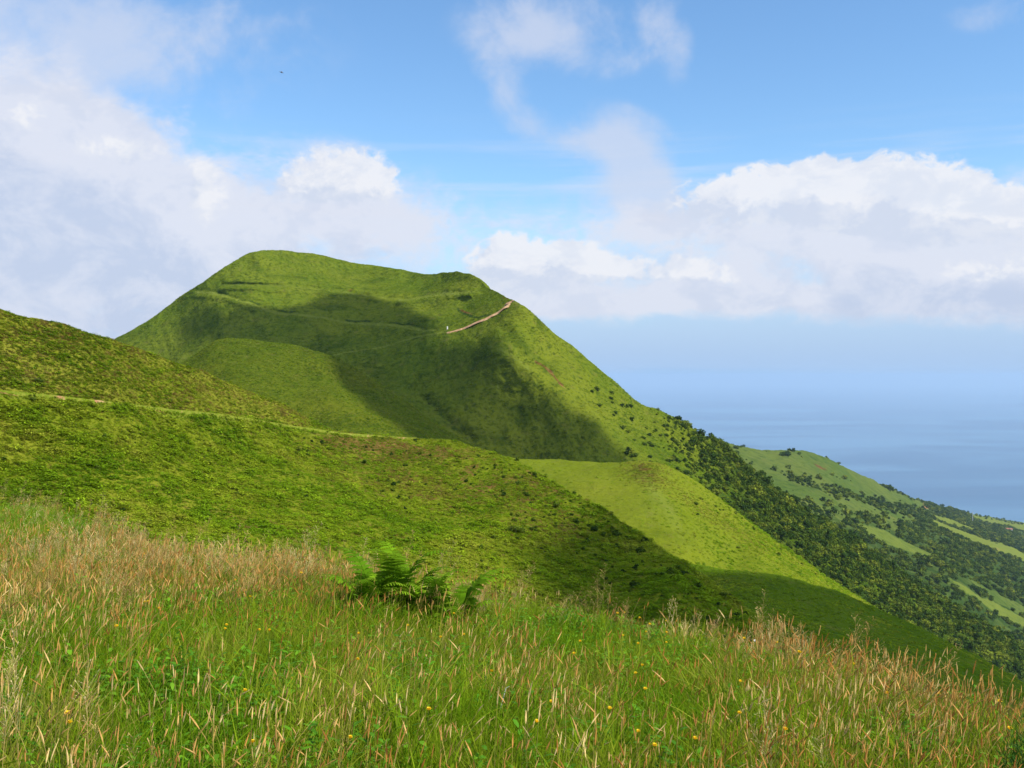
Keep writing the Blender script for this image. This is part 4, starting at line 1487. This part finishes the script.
def beside_points(n, rmin, rmax):
    """meadow to the sides of the view wedge and behind it"""
    a = rng.uniform(-math.pi, math.pi, n)
    r = np.sqrt(rng.uniform(rmin ** 2, rmax ** 2, n))
    x, y = r * np.sin(a), r * np.cos(a)
    keep = np.abs(a) > math.atan(600 / F)
    keep &= r < np.where(np.abs(a) < .9, 1.25 * rmax, rmax)
    x, y = x[keep], y[keep]
    return np.stack([x, y, meadow_z(x, y)], -1)


def keep_by(p, f, h=.4):
    q = p.copy()
    q[:, 2] += h
    px, py = to_px(q)
    return p[rng.random(len(p)) < f(px, py)]


TUFTS = [proto('grass_tuft', grass_tuft(300 + k), [M_BLADE], False) for k in range(8)]
p = np.concatenate([polar_points(30000, 1.7, 20), beside_points(11000, .8, 10)])
scatter('meadow_grass', p, TUFTS, 1.0, tilt=.12)


def broad_tuft(seed):
    r = random.Random(seed)
    mb = MB()
    for _ in range(16):
        a, q = r.uniform(0, 6.283), .10 * math.sqrt(r.random())
        h = r.uniform(.24, .46)
        pts = bend((q * math.cos(a), q * math.sin(a), -.03), h, h * r.uniform(.2, .9), r.gauss(.2, 1.6), 7, 1.6)
        w = r.uniform(.0030, .0055)
        sd = r.uniform(0, 6.283)
        mb.ribbon(pts, w * np.array([.7, .9, 1, 1, .8, .5, .05]), (math.cos(sd), math.sin(sd), .2), 0, r.random())
    return mb


BROAD = [proto('broad_tuft', broad_tuft(350 + k), [M_BLADE], False) for k in range(7)]
p = keep_by(polar_points(16000, 1.7, 20), lambda x, y: .25 + .75 * smooth01(fbm(x / 50, y / 26, 3, 66) + .5, .35, .65))
p = np.concatenate([p, beside_points(3000, 1.0, 10)])
scatter('long_grass', p, BROAD, 1.05, tilt=.15)


def seed_density(x, y):
    n = fbm(x / 60, y / 30, 3, 61) + .5
    d = .11 + .52 * smooth01(n, .50, .74) + .18 * smooth01(y, 640, 720)
    d = d + .9 * blob(x, y, 200, 565, 240, 26, .05) + .6 * blob(x, y, 30, 600, 110, 30) + .9 * blob(x, y, 900, 670, 190, 38, .35) + .5 * blob(x, y, 900, 740, 260, 50)
    d = d + .5 * blob(x, y, 250, 735, 120, 30) + .3 * blob(x, y, 400, 620, 60, 22)
    d = d * (1 - .7 * blob(x, y, 620, 625, 110, 22, .1)) * (1 - .93 * blob(x, y, 40, 505, 130, 34))
    d = d * (1 - .6 * blob(x, y, 130, 640, 140, 30)) * (1 - .5 * blob(x, y, 640, 690, 130, 30))
    d = d * (1 - .55 * blob(x, y, 400, 590, 75, 26))
    return np.clip(d, 0, 1)


SEEDS = [proto('seed_grass_form', seed_clump(400 + k), [M_STEM, M_HEAD], False) for k in range(10)]
p = np.concatenate([keep_by(polar_points(26000, 2.4, 20), seed_density), beside_points(3000, 1.2, 10)])
scatter('seeding_grass', p, SEEDS, 1.0, tilt=.08, spin=.5)


def panicle_density(x, y):
    d = .01 + .3 * blob(x, y, 500, 596, 60, 10) + .6 * blob(x, y, 650, 606, 60, 9) + .9 * blob(x, y, 270, 556, 190, 16, .06) + .8 * blob(x, y, 60, 575, 100, 24) + 1.0 * blob(x, y, 775, 622, 75, 22, .2) + .4 * blob(x, y, 60, 500, 40, 12) + .5 * blob(x, y, 560, 596, 60, 12) + .5 * blob(x, y, 900, 655, 80, 20, .3)
    return np.clip(d, 0, 1)


PAN = [proto('panicle_form', panicle_clump(500 + k), [M_STEM, M_PANICLE], False) for k in range(6)]
p = keep_by(polar_points(9000, 3.5, 20), panicle_density)
scatter('panicle_grass', p, PAN, np.clip(rng.lognormal(.05, .18, len(p)), .8, 1.5), tilt=.12, spin=.5)


def herb_density(x, y):
    n = fbm(x / 45, y / 24, 3, 91) + .5
    d = .12 + .5 * smooth01(n, .5, .7) + .9 * blob(x, y, 150, 690, 70, 26) + .9 * blob(x, y, 245, 690, 60, 26) + .6 * blob(x, y, 50, 520, 100, 24) + .7 * blob(x, y, 630, 640, 110, 22)
    return np.clip(d * (1 - .7 * blob(x, y, 900, 690, 160, 40)), 0, 1)


HERB = [proto('herb_form', herb_clump(600 + k), [M_HERB], False) for k in range(6)]
p = keep_by(polar_points(9000, 2.2, 20), herb_density, .25)
scatter('meadow_herbs', p, HERB, 1.15, tilt=.12)

# ferns: each frond is a part
M_FERN = leaf_mat('fern_leaf', [(.085, .190, .006), (.130, .250, .008), (.190, .300, .016)], .35, .8, .02, .45)


def build_fern(px, dist, label, fronds, size, seed):
    r = random.Random(seed)
    x = (px - 512) / F * dist
    z = float(meadow_z(x, dist))
    e = link('fern', None, label=label, cat='fern', loc=(x, dist, z + .10))
    for (az, rise, L) in fronds:
        mb = MB()
        add_frond(mb, (r.uniform(-.12, .12) * size, r.uniform(-.12, .12) * size, 0), L * size, az + r.uniform(-.15, .15), rise, r)
        link('frond', mb.mesh('fern_frond', [M_FERN], False), parent=e)
    return e


def ring(n, r, lo=.7, hi=1.25, rise=(.75, 1.25)):
    return [(2 * math.pi * k / n + r.uniform(-.3, .3), r.uniform(*rise), r.uniform(lo, hi)) for k in range(n)]


rf = random.Random(31)
build_fern(402, 8.3, 'tall upright fern with many fronds in the middle of the fern clump', ring(24, rf, .5, 1.2), .72, 1)
build_fern(366, 8.2, 'bushy dark fern at the left side of the fern clump', ring(18, rf, .5, 1.1), .72, 2)
build_fern(430, 8.1, 'fern with drooping fronds at the right side of the fern clump', ring(18, rf, .5, 1.1), .72, 3)
build_fern(348, 8.5, 'small fern on the outer left edge of the fern clump', ring(8, rf, .5, .9), .55, 4)
build_fern(450, 8.3, 'fern with long bright fronds arching out to the right toward the slope', [(.05, .72, 1.25), (.3, .9, 1.1), (-.3, .62, .9), (2.6, .9, .8), (1.4, .9, .8), (-1.2, .7, .8), (.9, .8, .9), (2.0, .9, .7)], .76, 5)

# dark tuft at the right-hand corner
def corner_tuft():
    y = 4.2
    x = (1029 - 512) / F * y
    z = float(meadow_z(x, y))
    e = link('shrub', None, label='round dark green needle-leaved shrub half out of view in the bottom right corner', cat='shrub', loc=(x, y, z))
    r = random.Random(77)
    mb = MB()
    for _ in range(6500):
        d = np.array([r.gauss(0, 1), r.gauss(0, 1), abs(r.gauss(0, 1))])
        d /= np.linalg.norm(d)
        c = d * np.array([.15, .15, .62]) * r.uniform(.45, 1.0)
        aa = d * .6 + np.array([r.gauss(0, .5), r.gauss(0, .5), r.gauss(.5, .4)])
        aa /= np.linalg.norm(aa)
        L = r.uniform(.018, .04)
        sd = np.cross(aa, [r.gauss(0, 1), r.gauss(0, 1), r.gauss(0, 1)])
        sd /= np.linalg.norm(sd) + 1e-9
        mb.ribbon([c, c + aa * L * .6, c + aa * L], [.0012, .0012, .0002], sd, 0, r.random())
    link('crown', mb.mesh('tuft_crown', [leaf_mat('needle', [(.020, .085, .004), (.045, .140, .006)], .2, .6, .2, .3)], False), parent=e)
    mb = MB()
    for j in range(9):
        a = j * .7
        mb.tube(np.array([[0, 0, -.02], [.05 * math.cos(a), .05 * math.sin(a), .15], [.10 * math.cos(a), .10 * math.sin(a), .27]]), [.006, .004, .002], 5)
    link('stem', mb.mesh('tuft_stem', [M_BARK]), parent=e)


corner_tuft()


# buttercups: one thing each
def flower_parts(seed, petal_mat, heart_mat):
    r = random.Random(seed)
    st = MB()
    pts = bend((0, 0, 0), 1.0, .12, 0, 6)
    pts = pts * np.array([.42, .42, .42])
    st.tube(pts, np.linspace(.0016, .001, 6), 4)
    top = pts[-1]
    pe = MB()
    n = 9
    for ring_, (L, up, w) in enumerate([(.0165, .55, .0055), (.012, 1.2, .0042)]):
        for k in range(n):
            a = 2 * math.pi * k / n + ring_ * .35
            d = np.array([math.cos(a), math.sin(a), up])
            sd = np.array([-math.sin(a), math.cos(a), 0])
            pe.ribbon([top, top + d * L * .5, top + d * L * .85, top + d * L + np.array([0, 0, -.001])], [.0012, w * .75, w, w * .35], sd, 0, r.random())
    he = MB()
    for k in range(14):
        a, q = k * 2.4, .0012 * math.sqrt(k)
        b = top + np.array([q * math.cos(a), q * math.sin(a), .002])
        he.tube([b, b + np.array([0, 0, .004])], [.0009, .0005], 4)
    return st.mesh('flower_stem', [M_STEMG]), pe.mesh('flower_petals', [petal_mat], False), he.mesh('flower_heart', [heart_mat])


M_STEMG = leaf_mat('flower_stalk', [(.06, .14, .02), (.09, .17, .03)], .2, .6, .2, .2)
M_YELLOW = leaf_mat('yellow_petal', [(.78, .50, .010), (.85, .62, .02)], .3, .6, .2, .12)
M_GOLD = leaf_mat('gold_heart', [(.70, .38, .01), (.75, .42, .02)], .1, .7, .1, .15)
M_WPETAL = leaf_mat('white_petal', [(.80, .78, .66), (.82, .80, .70)], .3, .6, .2, .08)
FL = [flower_parts(700 + k, M_YELLOW, M_GOLD) for k in range(3)]
FLW = flower_parts(710, M_WPETAL, M_GOLD)


def place_flower(px, py, label, group=None, parts=None, s=1.0):
    x, y, z = meadow_hit(px, py, .42 * s)
    e = link('flower', None, label=label, cat='flower', group=group, loc=(x, y, z))
    st, pe, he = parts or FL[R.randrange(3)]
    link('stem', st, parent=e)
    link('petals', pe, parent=e)
    link('heart', he, parent=e)
    e.rotation_euler = (R.uniform(-.05, .16), R.uniform(-.12, .12), R.uniform(0, 6.28))
    k_ = .52 + .34 * R.random()
    e.scale = (k_, k_, s)
    return e


FLOWERS_BAND = [(5, 493), (20, 504), (28, 500), (8, 510), (32, 517), (56, 529), (70, 508), (142, 554)]
FLOWERS_LEFT = [(133, 602), (148, 602), (157, 608), (217, 625), (231, 629), (260, 629), (268, 630), (232, 581), (244, 590), (240, 596), (297, 573), (57, 569), (96, 566), (118, 623)]
FLOWERS_LOW = [(57, 714), (58, 720), (251, 690), (338, 741), (250, 747), (2, 638)]
FLOWERS_FERN = [(449, 614), (453, 635), (474, 635), (354, 662), (410, 626), (361, 632), (499, 673)]
FLOWERS_RIGHT = [(628, 635), (642, 645), (654, 632), (662, 632), (658, 643), (580, 641), (581, 649), (649, 624), (641, 593), (623, 578), (612, 610), (646, 672), (650, 692), (646, 667)]
FLOWERS_EDGE = [(744, 631), (776, 634), (799, 652), (827, 650), (845, 658), (802, 618), (928, 690), (744, 717), (776, 730), (1000, 725), (905, 693), (664, 588), (734, 676), (998, 665)]
FLOWERS_BASE = [(523, 720), (638, 730), (679, 731), (654, 747), (562, 697), (420, 712), (600, 705)]


ORD = ['leftmost', 'second', 'third', 'fourth', 'fifth', 'sixth', 'seventh', 'eighth', 'ninth', 'tenth', 'eleventh', 'twelfth', 'thirteenth', 'fourteenth', 'fifteenth']


def flower_set(lst, label, group):
    for i_, (x_, y_) in enumerate(sorted(lst)):
        which = 'leftmost yellow flower ' if i_ == 0 else ORD[i_] + ' yellow flower from the left '
        place_flower(x_, y_, which + label, group)


flower_set(FLOWERS_BAND, 'in the green patch above the brown grass', 'yellow flowers of the far-left meadow patch')
flower_set(FLOWERS_LEFT, 'in green grass below the brown band', 'yellow flowers below the brown band')
flower_set(FLOWERS_LOW, 'beside the low broad-leaved herbs', 'yellow flowers by the herbs')
flower_set(FLOWERS_FERN, 'at the foot of the ferns', 'yellow flowers at the foot of the ferns')
flower_set(FLOWERS_RIGHT, 'in bright grass right of the ferns', 'yellow flowers right of the ferns')
flower_set(FLOWERS_EDGE, 'among the right-hand tan seed heads', 'yellow flowers among the right-hand seed heads')
flower_set(FLOWERS_BASE, 'in the nearest middle grass', 'yellow flowers in the nearest grass')
place_flower(754, 638, 'white-petalled flower with a yellow heart, the only pale bloom in the meadow', None, FLW)


def dry_stalk():
    a = meadow_hit(487, 737, .12)
    mb = MB()
    top = P(506, 688, a[1] + .08) - np.array(a)
    pts = np.array([[0, 0, .0], top * .35, top * .7, top, top + np.array([.02, 0, .01])])
    mb.tube(pts, [.0035, .003, .0028, .002, .0008], 5)
    m = simple_mat('bleached_stalk', (.50, .50, .42))
    link('dry_stalk', mb.mesh('dry_stalk', [m]), label='bleached dead stalk leaning to the right among the near grass', cat='stalk', loc=a)


dry_stalk()

# ---------------------------------------------------------------- the clouds overhead whose shadows lie on the hills
M_CLOUD, t_, o_ = new_mat('cloud')
b_ = principled(t_, o_, (.85, .86, .88), 1.0, 0.0)
b_.inputs['Alpha'].default_value = .56


def overhead_cloud(outline, base, label, thick=40.0, shift=0.0):
    """outline: ground polygon (x, y, z) lying in the cloud's shadow"""
    pts = []
    for (x, y, z) in outline:
        k_ = (base - z) / S[2]
        pts.append((x + S[0] * k_, y + S[1] * k_))
    pts = np.array(pts)
    c = pts.mean(0)
    # resample the outline
    seg = []
    n = len(pts)
    for i in range(n):
        for s in np.linspace(0, 1, 14, endpoint=False):
            seg.append(pts[i] * (1 - s) + pts[(i + 1) % n] * s)
    seg = np.array(seg)
    for _ in range(5):
        seg = (np.roll(seg, 1, 0) + 2 * seg + np.roll(seg, -1, 0)) / 4
    m = len(seg)
    jag = 1 + .05 * fbm(seg[:, 0] / 25, seg[:, 1] / 25, 3, 13)
    seg = c + (seg - c) * jag[:, None]
    rings = []
    nr = 14
    for side in (0, 1):
        for j in range(nr + 1):
            u = j / nr if side == 0 else 1 - j / nr
            xy = c + (seg - c) * max(u, .002)
            puff = (1 - u ** 4)
            f = fbm(xy[:, 0] / 40, xy[:, 1] / 40, 4, 15 + side)
            z = base - 5 * puff * (1 + f) if side == 0 else base + puff * thick * (.7 + .7 * f)
            rings.append(np.column_stack([xy, np.full(m, base) + (z - base)]))
    v = np.concatenate(rings)
    link('cloud', raw_mesh('cloud', v, grid_faces(len(rings), m, True), [M_CLOUD]), label=label, kind='stuff')


def on(sheet, pts):
    return [tuple(sheet.at(x, y)) for x, y in pts]


overhead_cloud(on(PEAK, [(175, 318), (225, 312), (262, 306), (300, 306), (330, 296), (362, 294), (384, 300), (405, 306), (438, 322), (432, 340), (474, 345), (508, 372), (555, 402), (612, 438), (660, 480), (560, 520)])
               + on(LOBE, [(470, 500), (440, 470), (395, 425), (330, 372)]) + on(PEAK, [(250, 350), (180, 345)]),
               EYE + 620, 'white cloud overhead that shades the left side of the peak')
overhead_cloud([(9, 124, 830), (-2, 100, 830), (6, 78, 830), (60, 75, 820), (115, 120, 815), (108, 166, 815), (66, 178, 815), (30, 182, 815), (14, 160, 820)],
               EYE + 520, 'white cloud overhead that shades the low spur', 25)
